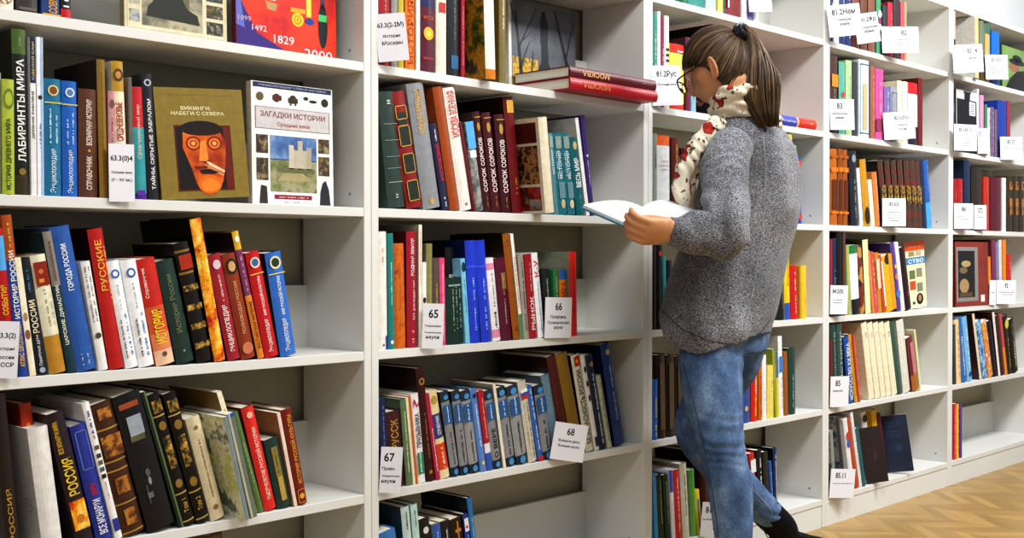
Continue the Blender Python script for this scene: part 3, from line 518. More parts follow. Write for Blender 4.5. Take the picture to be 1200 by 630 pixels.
rowbooks(1, 4, [
 ('dark blue book above card 67', 449, 457, 444.2, 467, '1c2c54', 'D .3 .9 .4 6a80b0'),
 ('maroon gilt-lettered book above card 67', 458, 476, 452, 484, '471c24', 'V .5 .9 .5 b08c3c РУССК;V .1 .4 .3 b08c3c РОССИЙСКОЙ', {}),
 ('slim grey-green book with cream lettering', 477, 484, 469.5, 468, '647a54', 'V .15 .85 .5 e4e4c8 ЛЮБОВЬ ДО НАШИХ', {'cc': '4c5c48'}),
 ('slim cream book beside the white one', 484.5, 487.5, 475.5, 466, 'e4dec0', ''),
 ('white and green book with red question mark', 491, 500, 482, 462, 'eeecee', 'V .84 .94 .7 b02450 ?;V .4 .78 .6 20242c ПРИЗЫВНИКА;R .1 .1 .9 .34 2c8060;V .12 .32 .5 e8f0e8 ЗАЩИТА', {'cc': 'c8ccc8'}),
 ('slim orange and violet book', 488, 490.5, 479, 464, 'c86828', '', {}),
 ('tall dark maroon volume with gold stamp', 501.5, 511, 487.8, 432, '3a1014', 'E .88 .7 a07a38;E .88 .4 3a1014;V .2 .6 .4 a07a38 КОНСТИТУЦИЯ;E .08 .4 a07a38', {'cc': '241014', 'd': .215}),
 ('slim crimson and white book', 511.8, 517, 498.5, 462, 'b02448', 'V .1 .6 .6 f4e8ec ЗАЩИТА ПРАВ'),
 ('cream book with blue and orange fields', 518, 529, 502, 460, 'e8d8a8', 'E .9 .6 b89848 1.2;V .12 .34 .5 f0e8e0 ЮРИДИЧЕСКИЙ;V .5 .72 .4 e8e0f0 СПРАВОЧНИК', {'bands': [(.1, .4, 'd8481c'), (.46, .74, '38487c')]}),
 ('grey army-series volume, first from left', 530.5, 540.5, 516.5, 460, '8b8c90', ser('ЭТО МОЕ', 'АРТИЛЛЕРИЯ'), SB),
 ('grey army-series volume, second from left', 541.2, 551.5, 529.5, 459, '8b8c90', ser('ЭТО МОЕ', 'ДЕСАНТ'), SB),
 ('grey army-series volume, third from left', 552.2, 563.5, 540.5, 459, '9a9a9c', ser('ЭТО МОЕ', 'АВИАЦИЯ'), SB),
 ('blue book with pale lettering and yellow foot', 564.2, 571.5, 551.5, 457, '5a86c8', 'E .92 .6 203050;V .3 .8 .55 e8f0f8 ПОСТУПЛЕНИЕ В ВУЗ;E .1 .5 e0c840', {}),
 ('slim red book with white and blue foot', 572.2, 579, 560.5, 459, 'b41c2c', 'V .4 .92 .4 e8c8cc ПРАВО', {'bands': [(0, .22, '2c60b8'), (.22, .34, 'e8e8ec')]}),
 ('grey army-series volume, fourth from left', 579.6, 589.5, 567.5, 459, '8b8c90', ser('ЭТО МОЕ', 'О ВЕРЕ'), SB),
 ('thin tall cream brochure between army volumes', 590.2, 593.5, 577.5, 450, 'e6e2cc', '', {'cc': '9c988a', 'd': .17}),
 ('grey army-series volume, fifth from left', 594.3, 606.5, 581.5, 456, '8b8c90', ser('ЭТО МОЕ', 'ГВАРДИЯ'), SB),
 ('grey army-series volume, sixth from left', 607.2, 620.5, 594.5, 454, '97989a', ser('ЭТО МОЕ', 'ФЛОТ РОССИИ'), SB),
 ('cream book with Russian flag picture', 621, 631, 607.5, 448, 'cfc8b8', 'R .1 .86 .9 .9 f0f0f0;R .1 .82 .9 .86 2858b0;R .1 .78 .9 .82 c82c28;D .05 .72 .3 8a5a50 .15;D .05 .72 .2 6a6a6a -.2', {'cc': '8c8878'}),
 ('blue and white book beside the flag one', 631.6, 637.5, 618, 453, '3468b4', 'D .55 .95 .6 e8f0f8;D .15 .5 .5 e8e8e8;R 0 0 1 .06 c82828', {}),
 ('grey army-series volume, last on the right', 638.2, 650, 626.5, 453, '8b8c90', ser('ЭТО МОЕ', 'ОРУЖИЕ'), SB),
 ('light steel-blue book above card 68', 651, 661, 635, 441, '6c8a9c', 'D .5 .9 .2 a8c0cc', {'cc': '40525c'}),
 ('tall dark red-brown hardback behind card 68', 662, 672.5, 642, 419, '561c1c', '', {'cc': '30120f', 'd': .21}),
 ('mustard yellow tall hardback', 673.5, 687, 652.5, 417, '8c6a1e', '', {'cc': '5a4416', 'd': .2}),
 ('white book with red emblem and dark print', 688, 697.5, 670, 417, 'dcd8c4', 'R .2 .88 .9 .98 b83020;E .93 .3 e8b020;V .08 .84 .55 3a3830 БЕЗОПАСНОСТЬ РОССИИ', {'cc': '141414'}),
 ('slim white book with black dots', 698.2, 703.5, 680.5, 417, 'e8e6de', 'E .85 .5 202020 2;E .7 .5 202020 2;E .55 .5 202020 2;R .2 .04 .8 .14 202040', {}),
 ('navy book with white lettering', 704.2, 712.5, 687, 417, '1a2444', 'V .06 .8 .5 d8dce8 ВОЕННАЯ ЭНЦИКЛОПЕДИЯ;E .9 .5 a08860', {}),
 ('shorter slim pale green book', 713.2, 718.5, 699.5, 441, 'b4bca4', 'D .1 .9 .5 4a5444'),
 ('tall blue hardback leaning at the end', 722.5, 734.5, 704.5, 403, '223c74', 'V .25 .8 .3 b0b8d0 ВООРУЖЕННЫЕ СИЛЫ;E .92 .4 c0a060', {'cc': '161e40', 'd': .215}),
])
rowbooks(1, 5, [
 ('pale teal and white volume, left twin', 482, 492, 470.5, 595, 'bcd0cc', 'V .8 .95 .5 202428 ОЭ', {'cc': '2c4450'}),
 ('pale teal and white volume, right twin', 492.8, 501, 481.5, 592, 'b4d4cc', 'V .8 .95 .5 202428 ОЭ', {'cc': '5a6c68'}),
 ('black book with white emblem', 503, 516, 491.5, 610, '1c1c20', 'E .88 .5 d0d0d0', {}),
 ('small blue book between black ones', 517, 527, 507, 615, '3c5cac', 'D .5 .9 .3 b0c0e8', {'cc': '9a8850'}),
 ('black book with tan top edge', 528, 539, 517, 612, '1e1c1e', 'V .7 .9 .4 d8d8d8 Я', {'cc': '6a5a34'}),
 ('dark brown book with gold cross', 540, 554, 528.5, 610, '241410', 'R .44 .7 .56 .97 b07830;R .25 .84 .75 .88 b07830', {'cc': '4a3a1c'}),
 ('slim blue book with white panel', 555, 561, 542.5, 603, '28408c', 'R .1 .8 .9 .95 e0e4ec;E .85 .5 c82828;D .3 .75 .5 d0d8e8', {'cc': '202838'}),
 ('tall bright blue book leaning at the end', 561.5, 567, 547.5, 584, '2470a8', 'V .4 .8 .5 c0e0f0 ЗАЩИТА', {'cc': '10202c', 'd': .19}),
 ('low blue book in front of the teal pair', 462, 481, 446, 626, '3c78b4', '', {'y0': -.0}),
])
# ================= middle bookcase
rowbooks(2, 0, [
 ('green slim book with foot showing', 801, 807, 801, -70, '2c7a5c', ''),
 ('teal book with foot showing', 808, 827, 808, -60, '2f8a80', 'D .1 .5 .4 c0e0dc'),
 ('pale grey-blue wide book', 828.5, 841, 828.5, -60, 'b4c0c4', ''),
 ('slim yellow book', 842.5, 849, 842.5, -50, 'd8cc70', ''),
 ('dark red book with white slip', 851, 870, 851, -70, '7a1820', 'R .1 .1 .2 .9 d8d0d0', {'cc': '6a8c8c'}),
 ('white book behind the card', 871, 877, 871, -60, 'ececf0', ''),
 ('lilac book behind the card', 877.6, 884, 877.6, -50, '7a70b8', ''),
 ('white brochure at the end', 884.6, 890, 884.6, -40, 'f0f0f4', ''),
])
rowbooks(2, 1, [
 ('teal and white paperback, first in row', 766, 770.8, 766, 14, '3c8a7c', 'D .3 .8 .5 d8e8e0'),
 ('slim white paperback', 771.3, 774.8, 771.3, 13, 'ecebe6', ''),
 ('slim purple and crimson paperback', 775.3, 779, 775.3, 18, '8a2c50', 'D .1 .7 .6 e8d0d8'),
 ('white book with black marks', 779.6, 785.2, 779.6, 18, 'e8e6de', 'R .2 .5 .8 .53 202020;R .2 .56 .8 .59 202020;R .2 .62 .8 .65 202020'),
 ('yellow book with red top and foot', 786.5, 803.5, 786.5, 50, 'e8dc5c', 'D .3 .7 .3 b8a83c;V .88 .93 .1 f0e0e0 I;R .45 .88 .9 .9 f4e0d8', {'bands': [(0, .1, 'c82818'), (.86, 1, 'd0281c')]}),
 ('maroon book beside the yellow one', 804.5, 810.5, 804.5, 43, '6a1c3c', '', {'cc': '301018'}),
 ('small light blue book near the face', 811.2, 817, 811.2, 46, '8ab8c8', ''),
 ('tall dark maroon book above her head', 834.5, 841, 834.5, 28, '4a1424', '', {'cc': '1e0a0e', 'd': .21}),
])
rowbooks(2, 2, [
 ('grey-green book, first in row', 766, 771, 766, 156, '8c9486', 'D .6 .8 .5 303430'),
 ('white РУССКИЙ ЯЗЫК book with orange top', 772, 787, 771.5, 158, 'eceef0', 'V .9 .98 .1 f0b090 I;H .68 .6 .02 d89888 СЛОВАРЬ;H .63 .7 .02 c8a8a0 РУССКОГО;H .58 .6 .02 c8a8a0 ЯЗЫКА', {'bands': [(.88, 1, 'ec6a1c'), (0, .19, '28283a')]}),
 ('red-brown book with gold lettering', 788.5, 798, 788.5, 161, '6a2418', 'V .6 .94 .5 c89a3c СЛОВАРЬ;R 0 .1 1 .12 c89a3c', {'cc': '3c1a14'}),
 ('dark book half hidden by the scarf', 799.5, 808, 799.5, 173, '2a2020', ''),
 ('brown book hidden beside the scarf', 809, 818, 809, 176, '4a2c1c', ''),
 ('yellow and turquoise book by the woman\'s back', 924, 932, 922, 156, '3cb0b0', '', {'bands': [(0, .2, 'e8e030'), (.9, 1, 'e8c030'), (.2, .35, '38a0e0')]}),
 ('slim green book by the blue one', 932.6, 935, 931, 170, '5cb878', '', {'bands': [(0, .12, 'e8e030')]}),
 ('blue school book with white lettering', 935.5, 941, 934, 184, '2c4c9c', 'V .25 .8 .6 e8ecf4 АНГЛИЙСКИЙ;E .9 .8 c84038;E .1 .7 c84038'),
])
rowbooks(2, 3, [
 ('dark brown book, first in row', 766, 769.5, 766, 288, '3a2c22', ''),
 ('black book with teal neighbour', 770, 777.5, 770, 287, '14181e', 'E .9 .5 c03020'),
 ('slim teal book before the sweater', 778, 782, 777, 300, '4c98a4', ''),
 ('dark green book before the sweater', 783, 790, 782, 305, '1c3034', ''),
 ('black book by the sweater edge', 915, 920.5, 912.5, 305, '1e2024', 'D .2 .6 .3 8a8a8a'),
 ('yellow book with blue foot', 921.3, 928, 919.5, 299, 'e8c828', 'D .5 .9 .4 8a6c10', {'bands': [(0, .26, '3858b0')]}),
 ('red book between yellow ones', 928.8, 937.5, 927, 312, 'c41c20', 'V .1 .45 .3 f0d0c8 ЛИТЕРАТУРА;D .5 .9 .35 f0d0c8', {}),
 ('slim olive-yellow book', 938, 940.5, 937.5, 312, 'c0a020', ''),
 ('golden yellow book closing the row', 941, 946.5, 940.5, 311, 'f0c428', 'D .2 .5 .3 b08c10'),
])
rowbooks(2, 4, [
 ('blue book with yellow lettering', 765.8, 772, 765.8, 445, '2a64b0', 'V .05 .3 .6 e0d840 СЛОВАРЬ;V .35 .7 .6 e0d840 РУССКИЙ', {}),
 ('brown leather-style volume, left of three', 772.6, 782.5, 771, 416, '3c2c1e', 'R .2 .1 .8 .9 5a4630;D .15 .4 .2 7a6440', {'cc': '241a12'}),
 ('brown leather-style volume, middle of three', 783, 793, 782, 416, '3c2c1e', 'R .2 .1 .8 .9 5a4630;D .15 .4 .2 7a6440'),
 ('brown leather-style volume, right of three', 793.6, 803, 792.5, 417, '3c2c1e', 'R .2 .1 .8 .9 5a4630;D .15 .4 .2 7a6440'),
 ('blue-violet hardback beside the jeans', 869, 881, 869, 412, '33508e', 'E .2 .3 c8b878', {}),
 ('red book with yellow lettering', 881.6, 889.5, 882, 430, 'd02818', 'V .1 .45 .6 f0c828 СЛОВАРЬ;V .5 .92 .6 f0e0c0 РУССКОГО', {}),
 ('slim orange and brown book', 890, 894, 890, 430, 'c86a20', 'D .1 .9 .5 803010'),
 ('white slim book with tall cover', 894.5, 899.5, 894, 416, 'f0f0f0', 'D .1 .5 .3 b0b0c0', {'cc': 'c4c4c8'}),
 ('pale yellow book', 900.3, 908.5, 901, 428, 'e8d468', 'D .5 .8 .3 a08c38'),
 ('olive book behind the yellow one', 909, 911, 905, 409, '9aa030', '', {'cc': '8a9428'}),
 ('slim yellow and blue book', 911.3, 914, 909.5, 412, 'e0d040', '', {'bands': [(.6, 1, '2c70c0')]}),
 ('tall white book with blue label', 914.6, 919.5, 912.5, 394, 'f0f0ee', 'R .1 .55 .9 .75 4878c8;D .1 .5 .4 a0a0a0', {'cc': 'b4b4aa', 'd': .2}),
 ('slim brown-orange book', 920.2, 925, 919, 412, '9c5c20', ''),
 ('dark green hardback closing the row', 925.6, 934, 925, 408, '24443c', 'V .1 .6 .3 a8c0b0 СЛОВАРЬ', {'cc': '18302a'}),
])
rowbooks(2, 5, [
 ('slim pale blue book, first in row', 769, 773, 765.5, 555, '4c9cd0', '', {}),
 ('dark green volume, left of two', 773.8, 781, 769.5, 557, '1e3426', 'V .3 .9 .4 c0b868 КЛАССИКА', {}),
 ('dark green volume, right of two', 781.8, 788, 777.5, 557, '1e3426', 'V .3 .9 .4 c0b868 КЛАССИКА', {}),
 ('slim blue and white book', 788.8, 793, 784.5, 552, 'e8eaf4', '', {'bands': [(.7, 1, '3858b8')]}),
 ('red and white book', 793.8, 801, 789.5, 551, 'c42c2c', 'D .1 .9 .4 f0d8d0', {'cc': 'c8c0b8'}),
 ('cream-grey book with dark lettering', 801.8, 810, 797.5, 544, 'cfccb8', 'V .3 .85 .4 4c4840 ЯЗЫКОЗНАНИЕ', {'cc': '8a8474'}),
 ('slim grass-green book', 812, 818, 808.5, 551, '58a040', '', {'cc': '9ab08a'}),
 ('narrow yellow book with blue stripe', 818.6, 824, 815, 575, 'f0d030', 'R .3 .1 .6 .8 4468b8'),
 ('dark red hardback under the shelf', 826, 834, 821, 530, '4a1818', '', {'cc': '32100e'}),
 ('dark brown hardback beside the jeans', 836, 846, 831, 532, '30221a', ''),
 ('red and white book between the legs', 884, 890, 879, 532, 'c8302c', 'R 0 .7 1 .9 e8e8e8'),
 ('black book with white print', 891, 897, 887.5, 528, '16181e', 'D .1 .9 .5 d8dce0', {'cc': '16181e'}),
 ('black and olive book', 898, 904, 895, 530, '2c2c24', '', {'cc': '16181e'}),
 ('blue book smaller than its neighbours', 904.6, 908, 901.5, 541, '2a5aa0', 'D .3 .8 .4 c8d8e8'),
 ('navy book with large white lettering', 908.6, 913, 906.5, 525, '1c2c60', 'V .1 .9 .6 e8ecf4 ВЕЛИКИЙ', {'cc': '10141c'}),
])
# ================= fourth bookcase
rowbooks(3, 0, [
 ('navy book with white stripes', 973.5, 978, 973.5, -35, '2c3060', 'D .1 .9 .6 e0e0e8'),
 ('white book, second in row', 978.5, 985, 978.5, -30, 'e8e8ec', ''),
 ('navy book, left of two', 985.6, 992.5, 985.6, -35, '22346c', 'D .1 .8 .3 c8d0e0'),
 ('navy book, right of two', 993, 999, 993, -32, '22346c', 'D .1 .8 .3 c8d0e0'),
 ('brown-red book behind the card', 1000, 1009, 1000, -28, '7a4438', ''),
 ('brown book behind the card', 1010, 1018, 1010, -28, '6a4430', ''),
 ('red-brown book behind the second card', 1019, 1027, 1019, -20, '80503c', ''),
 ('green book with round spots', 1028.5, 1034, 1028.5, -16, '3c9068', 'E .6 .8 e8e8e8;E .5 .7 883060;E .4 .8 e8e8e8'),
 ('black and teal book', 1036, 1041.5, 1036, 6, '24383c', ''),
 ('crimson book behind card 82', 1042, 1048, 1042, 2, 'b8283c', 'D .3 .8 .3 e8a0a8'),
 ('dark grey book behind card 82', 1048.6, 1056, 1048.6, -4, '3a3434', ''),
 ('slim pink book', 1056.6, 1060, 1056.6, 2, 'd05068', ''),
 ('slim gold-beige book closing the row', 1060.5, 1063.5, 1060.5, 2, 'b89468', ''),
])
rowbooks(3, 1, [
 ('dark brown book with orange square', 973.5, 983, 973.5, 64, '4c3230', 'R .15 .6 .95 .76 f08420;V .3 .55 .3 b89a80 КРИТИКА'),
 ('teal book with small figure', 984.5, 992, 984.5, 72, '5aa490', 'E .55 .5 c04050', {'cc': '3c4c3c'}),
 ('pale green book', 992.6, 1000, 992.6, 70, 'a8c090', 'D .4 .8 .2 5a7048'),
 ('dark grey book', 1001, 1007, 1001, 72, '3c4044', ''),
 ('white album with blue frame', 1007.6, 1020, 1007.6, 69, 'd4dde4', 'L .05 .05 .9 .95 3c6478;R .3 .1 .7 .7 b4ac80', {}),
 ('slim red-brown patterned book', 1021.5, 1026.5, 1021.5, 77, '9c5c4c', 'D .1 .9 .5 c8a070'),
 ('magenta pink book', 1027.3, 1037, 1027.3, 80, 'cc5090', 'R 0 .12 1 .3 883058;D .4 .8 .4 e8b0d0'),
 ('violet patterned book', 1037.6, 1044.5, 1037.6, 101, '7068a0', 'D .3 .9 .5 b0a8d0'),
 ('grey book with framed spine', 1045, 1052.5, 1045, 101, '9094a0', 'L .1 .1 .9 .9 50545c'),
 ('cream book, left of two', 1053, 1058.7, 1053, 94, 'dcd4b8', 'D .3 .7 .2 b0a888'),
 ('cream book, right of two', 1059.2, 1064.8, 1059.2, 95, 'e0d8be', 'D .3 .7 .2 b0a888'),
 ('white book with red top', 1065.6, 1077, 1065.6, 96, 'eaeaee', '', {'bands': [(.82, 1, 'c02028'), (0, .3, '241c2c')]}),
 ('dark red hardback closing the row', 1077.6, 1083, 1077.6, 91, '6c2424', '', {'cc': '5a1c1c'}),
])
LEA = 'R 0 .7 1 .76 d0761c;R 0 .88 1 .92 a05818;R .15 .2 .85 .6 5a2a14;R 0 .15 1 .18 d0761c'
MOT = {'cc': '1c1a18'}
rowbooks(3, 2, [
 ('orange-brown leather volume, left of three', 974.5, 983, 974, 174, 'b0641c', LEA),
 ('orange-brown leather volume, middle of three', 983.5, 989, 983.2, 174, '8a4a18', LEA),
 ('orange-brown leather volume, right of three', 989.5, 995, 989, 175, '9c5618', LEA),
 ('black book with silver lettering', 999, 1008.5, 995.5, 177, '22262e', 'V .1 .6 .4 8a9098 ЛИТЕРАТУРНЫЕ;E .9 .5 8a9098', {}),
 ('slim white book', 1009.2, 1013, 1004.5, 197, 'e8e8ee', ''),
 ('golden yellow book with dark foot', 1014, 1021.5, 1008.5, 187, 'c08c20', 'E .15 .7 282010 2', {'cc': '6c4c14'}),
 ('cream book', 1022.3, 1027, 1018, 211, 'e8e0c8', ''),
 ('tan and orange book', 1027.6, 1033.5, 1023, 202, 'c87c40', 'D .2 .9 .5 e8c088'),
]+[('dark mottled fairy-tale volume, number %s from the left' % nn, bl, bl+6.3, tl, 188, '@mottle', 'R .1 .35 .9 .62 @gild', MOT)
   for nn, bl, tl in (('one', 1036.5, 1029.5), ('two', 1043.5, 1037.5), ('three', 1050.5, 1045), ('four', 1057.5, 1052.5), ('five', 1064.3, 1060), ('six', 1070.6, 1066.5), ('seven', 1076.6, 1072.5))]+[
 ('navy book beside the mottled set', 1083, 1087.5, 1078, 188, '20304c', ''),
 ('bright blue book with pale blue foot', 1088, 1094, 1083, 188, '2c5ca8', 'D .5 .9 .2 a0b8e0', {'bands': [(0, .38, '4ca0dc')]}),
])
rowbooks(3, 3, [
 ('slim red book, first in row', 973.5, 976, 973.5, 280, 'a0242c', ''),
 ('navy book with white print', 976.5, 981, 976.5, 279, '243458', 'D .1 .6 .4 b8c0d0'),
 ('tall black book', 981.6, 988, 981.6, 271, '17161a', ''),
 ('tall slim brown book', 988.6, 991.5, 988.6, 272, '5a4038', ''),
 ('slim green and yellow book', 995, 998.5, 992.3, 287, 'a8b060', ''),
 ('white book with green top and black foot', 1000, 1009.5, 996.3, 288, 'e6e8ec', '', {'bands': [(.88, 1, '1c7848'), (0, .22, '1c1c24')]}),
 ('black book with small pictures', 1010.5, 1015, 1006, 287, '@pics', ''),
 ('tall pale yellow-cream book', 1016, 1022.5, 1012, 281, 'e4e2b0', '', {'cc': '3c3424'}),
 ('slim orange book', 1023, 1025, 1017.3, 294, 'd8882c', ''),
 ('rose red book with white print', 1025.5, 1030, 1019.8, 296, 'd0505c', 'D .1 .9 .4 f4e0e0'),
 ('orange and tan book', 1030.6, 1035.5, 1025.5, 297, 'c88434', 'R .1 .4 .9 .9 d8c8a8'),
 ('slim book with brown and white stripes', 1036.2, 1040, 1030, 300, 'c0502c', 'R .5 .1 .9 .9 f0ece4'),
 ('golden yellow book with dark mark', 1041, 1051.5, 1034.5, 301, 'f0ac20', 'E .93 .6 282018;R .6 0 1 1 e09818', {}),
 ('purple book with orange and blue spots', 1052.3, 1057.5, 1044, 285, '584490', 'E .25 1 4878c8;E .5 .7 d87830;E .65 .5 e8b848', {'cc': '2c2058'}),
 ('white book before the dark brown one', 1058, 1062.3, 1049.5, 285, 'e8e4ec', ''),
 ('dark brown book beside the face-out one', 1063.3, 1070, 1055, 291, '30181a', 'D .1 .3 .5 a05060'),
])
rowbooks(3, 4, [
 ('dark red book at the left post', 974, 976.3, 973.3, 398, '7a1c20', '', {'y0': .0}),
 ('dark green volume, left of two', 977, 984, 974, 380, '2c4440', 'V .3 .9 .3 8a9c90 ИСКУССТВ', {}),
 ('dark green volume, right of two', 984.6, 991, 981.5, 380, '385450', 'V .3 .9 .4 a0b0a8 ИСТОРИЯ', {}),
 ('blue book lettered ИСКУССТВО XX ВЕКА', 995.5, 1002, 989.5, 395, '2450a4', 'V .05 .9 .65 e0e8f4 ИСКУССТВО XX ВЕКА', {'cc': '182c50'}),
 ('slim golden book', 1002.6, 1006.5, 994.5, 392, 'c8962c', 'D .1 .9 .4 7a5010', {'cc': '3c3018'}),
 ('slim orange-red book', 1007, 1009.5, 999.5, 394, 'c84824', 'D .1 .9 .5 f0c0a0'),
]+[('tall cream volume, %s of five' % nn, bl, bl+w, tl, 379, 'e9e2c4', 'D .8 .86 .7 b4b0a0', {'cc': 'cfc8ae'}) for nn, bl, w, tl in
   (('first', 1020, 6.6, 1010.5), ('second', 1027.2, 6.2, 1017.5), ('third', 1034, 6, 1024.3), ('fourth', 1040.5, 6, 1030.8), ('fifth', 1047, 6.5, 1037.3))]+[
 ('tall dark green book after the cream set', 1054.3, 1059.3, 1043.5, 378, '3a5a50', ''),
 ('tall greyish-white book', 1060, 1068.5, 1051.5, 376, 'd8d8cc', '', {'cc': 'b8b8a8'}),
 ('brown and rose book near the end', 1071, 1078, 1063.5, 397, '6c3030', 'R .3 .3 .9 .9 c07880', {'bands': [(0, .3, 'a86424')]}),
 ('slim cream book closing the row', 1078.8, 1081, 1071.5, 387, 'dedcae', '', {'cc': 'e0dcb0'}),
])
rowbooks(3, 5, [
 ('slim grey photo book, first in row', 978, 981.5, 973.3, 505, '8c9490', '', {'cc': '@photo', 'y0': .0, 'd': .17}),
 ('dark photo album behind card 85.11', 989, 993, 980, 489, '2e3234', '', {'cc': '@photo', 'd': .19}),
 ('white book with small red and blue picture', 998, 1003, 989, 492, 'e8e6e6', 'E .75 .7 c04030 1.6;E .65 .7 4060b0 1.6', {'cc': 'd8d8d8'}),
 ('slim red-orange book', 1003.6, 1007.5, 993, 492, 'b84c24', '', {}),
 ('white book with grey print', 1008.2, 1011.5, 997, 484, 'e4e0e2', 'D .3 .8 .4 9a9aa4', {'cc': 'c8c4c0'}),
 ('teal green book behind the dark cover', 1012.2, 1016.5, 1003, 503, '2c6468', '', {'y0': .004}),
 ('white book with black curved shape', 1020, 1026, 1010, 484, 'dcd8d4', 'E .9 .8 181818', {'y0': .05, 'd': .15}),
 ('yellow book between dark albums', 1030, 1036, 1022, 482, 'd8a824', '', {'y0': .06, 'd': .15}),
 ('dark red book between the albums', 1038, 1042, 1029, 486, '5c1c24', '', {'y0': .06, 'd': .15}),
])
# ================= farthest bookcase
rowbooks(4, 0, [
 ('slim dark and white book, first in row', 1118.3, 1120.5, 1118.3, 5, 'c0a8a8', '', {'bands': [(0, .55, '3c2c2c')]}),
 ('big cream book with pale tan spine', 1144.5, 1148.5, 1144, 12, 'd8bc84', '', {'cc': 'd8d6cc', 'y0': -.02, 'd': .19}),
 ('teal and brown slim book', 1149, 1154.5, 1149, 21, '6c7c6c', 'R 0 0 1 .4 5c4020', {}),
 ('tan book with green top', 1156, 1161.5, 1156, 27, 'c8a468', '', {'bands': [(.82, 1, '3c7060')]}),
 ('bright blue book', 1163.5, 1173, 1163.5, 36, '1c6cc8', 'D .3 .4 .5 80b0e0'),
])
rowbooks(4, 1, [
 ('slim white book', 1145.8, 1148, 1145.8, 104, 'e8e8e8', ''),
 ('pink slim book', 1150, 1154.3, 1150, 111, 'c090b0', ''),
 ('slim green book', 1155.3, 1158, 1155.3, 122, '4c7c60', ''),
 ('white-striped slim book', 1158.5, 1161.5, 1158.5, 126, 'c8ccc4', 'D .1 .9 .6 484848'),
 ('violet striped book', 1162, 1166.3, 1162, 125, '6c5c80', 'D .1 .9 .6 a898b8'),
 ('slim mauve book', 1166.8, 1169.5, 1166.8, 128, '7c5c64', ''),
 ('royal blue wide hardback', 1170.3, 1181, 1170.3, 117, '22409c', ''),
 ('dark red book beside the blue one', 1181.6, 1185.5, 1181.6, 118, '8c3c4c', ''),
])
rowbooks(4, 2, [
 ('red book, left of two', 1118.6, 1123, 1118.6, 209, '9c2028', 'D .3 .8 .3 d09060'),
 ('red book, right of two', 1123.6, 1130, 1123.6, 209, 'a82028', 'D .3 .8 .3 d09060'),
 ('tall navy hardback', 1131, 1138.5, 1131, 187, '20304c', '', {'cc': '1c2a48'}),
 ('dark brown album', 1139.5, 1152, 1139.5, 195, '2c2420', ''),
 ('red-orange book', 1154, 1161, 1154, 207, 'b03424', 'D .1 .9 .3 c86850'),
 ('wide maroon book', 1162, 1175, 1162, 207, '5c1828', ''),
 ('white book after the maroon one', 1176, 1180.5, 1176, 208, 'e0dcd8', ''),
 ('dark gilded volume, first of three', 1181.5, 1188, 1181.5, 206, '3c3428', 'R .2 .3 .8 .6 @leather;R .2 .75 .8 .9 @leather'),
 ('dark gilded volume, second of three', 1188.7, 1195, 1188.7, 206, '3c3428', 'R .2 .3 .8 .6 @leather;R .2 .75 .8 .9 @leather'),
 ('dark gilded volume, third of three', 1195.7, 1202, 1195.7, 206, '3c3428', 'R .2 .3 .8 .6 @leather;R .2 .75 .8 .9 @leather'),
])
rowbooks(4, 3, [
 ('slim brown-orange book', 1160, 1163.5, 1158.5, 301, 'd88428', ''),
 ('purple slim book', 1164.3, 1168.5, 1163, 281, '7a3450', '', {'cc': '5a2430'}),
 ('lilac grey book', 1169.2, 1172, 1168.2, 284, '8c7c9c', ''),
 ('grey and white slim book', 1172.6, 1176, 1171.6, 281, 'c8ccd0', '', {'cc': 'a0a0a0'}),
 ('bright orange book', 1177, 1181, 1176.3, 281, 'e8842c', '', {}),
 ('small red book', 1182, 1187, 1181.3, 298, 'b83028', 'D .2 .8 .4 e0a090'),
])
rowbooks(4, 4, [
 ('grey and navy slim book', 1119, 1121.5, 1118, 380, '3c4454', '', {}),
 ('cream and orange book', 1122.5, 1128, 1119.5, 375, 'e8c890', 'D .1 .9 .4 b07840'),
 ('blue book with white lettering', 1128.6, 1134.5, 1122.5, 373, '3468ac', 'V .1 .7 .6 d0e0f0 КЛАССИКА'),
 ('light blue book', 1135.2, 1141, 1128.5, 373, '78b4dc', 'D .2 .8 .4 f0f8fc;E .1 .5 204080'),
 ('tall cream-edged dark brown book', 1149, 1151.8, 1140, 368, 'dcd0b4', '', {'cc': '3a1c18', 'd': .16}),
 ('blue picture-spined book', 1153, 1159, 1145, 378, '@blues', ''),
 ('book with colourful festive spine', 1159.6, 1165.5, 1151.5, 378, '@fest', ''),
 ('slim black book', 1166, 1170, 1158.5, 377, '1c1c28', ''),
 ('tall slim white book', 1171, 1173.5, 1163.5, 366, 'e8e4dc', '', {'cc': '4a2420', 'd': .17}),
 ('dark brown book', 1174, 1178.5, 1167, 371, '3c2424', ''),
 ('rose and orange slim book', 1179, 1182, 1172, 369, 'c04c50', '', {'bands': [(0, .45, 'd88c38')]}),
 ('black and yellow book', 1182.6, 1187.5, 1176.5, 371, '2c2818', 'E .85 .9 d8c040;D .1 .6 .4 c8a040'),
 ('black book with gold lettering', 1188.5, 1195, 1182.5, 376, '1c1c18', 'V .1 .55 .6 c8bc90 ФИЛЬМ;D .6 .9 .4 8c7c40'),
])
rowbooks(4, 5, [
 ('rose red paperback with small white print', 1118.4, 1121, 1118.4, 473, 'd03c54', 'D .1 .9 .5 f0c8d0', {'kind': 'soft'}),
 ('yellow paperback', 1121.5, 1125, 1121.5, 474, 'f0b824', 'D .1 .9 .5 a05820'),
 ('violet paperback closing the trio', 1125.6, 1128.5, 1125.6, 474, '5c3c8c', 'D .1 .9 .3 a890c8', {'cc': '4c2c6c'}),
])
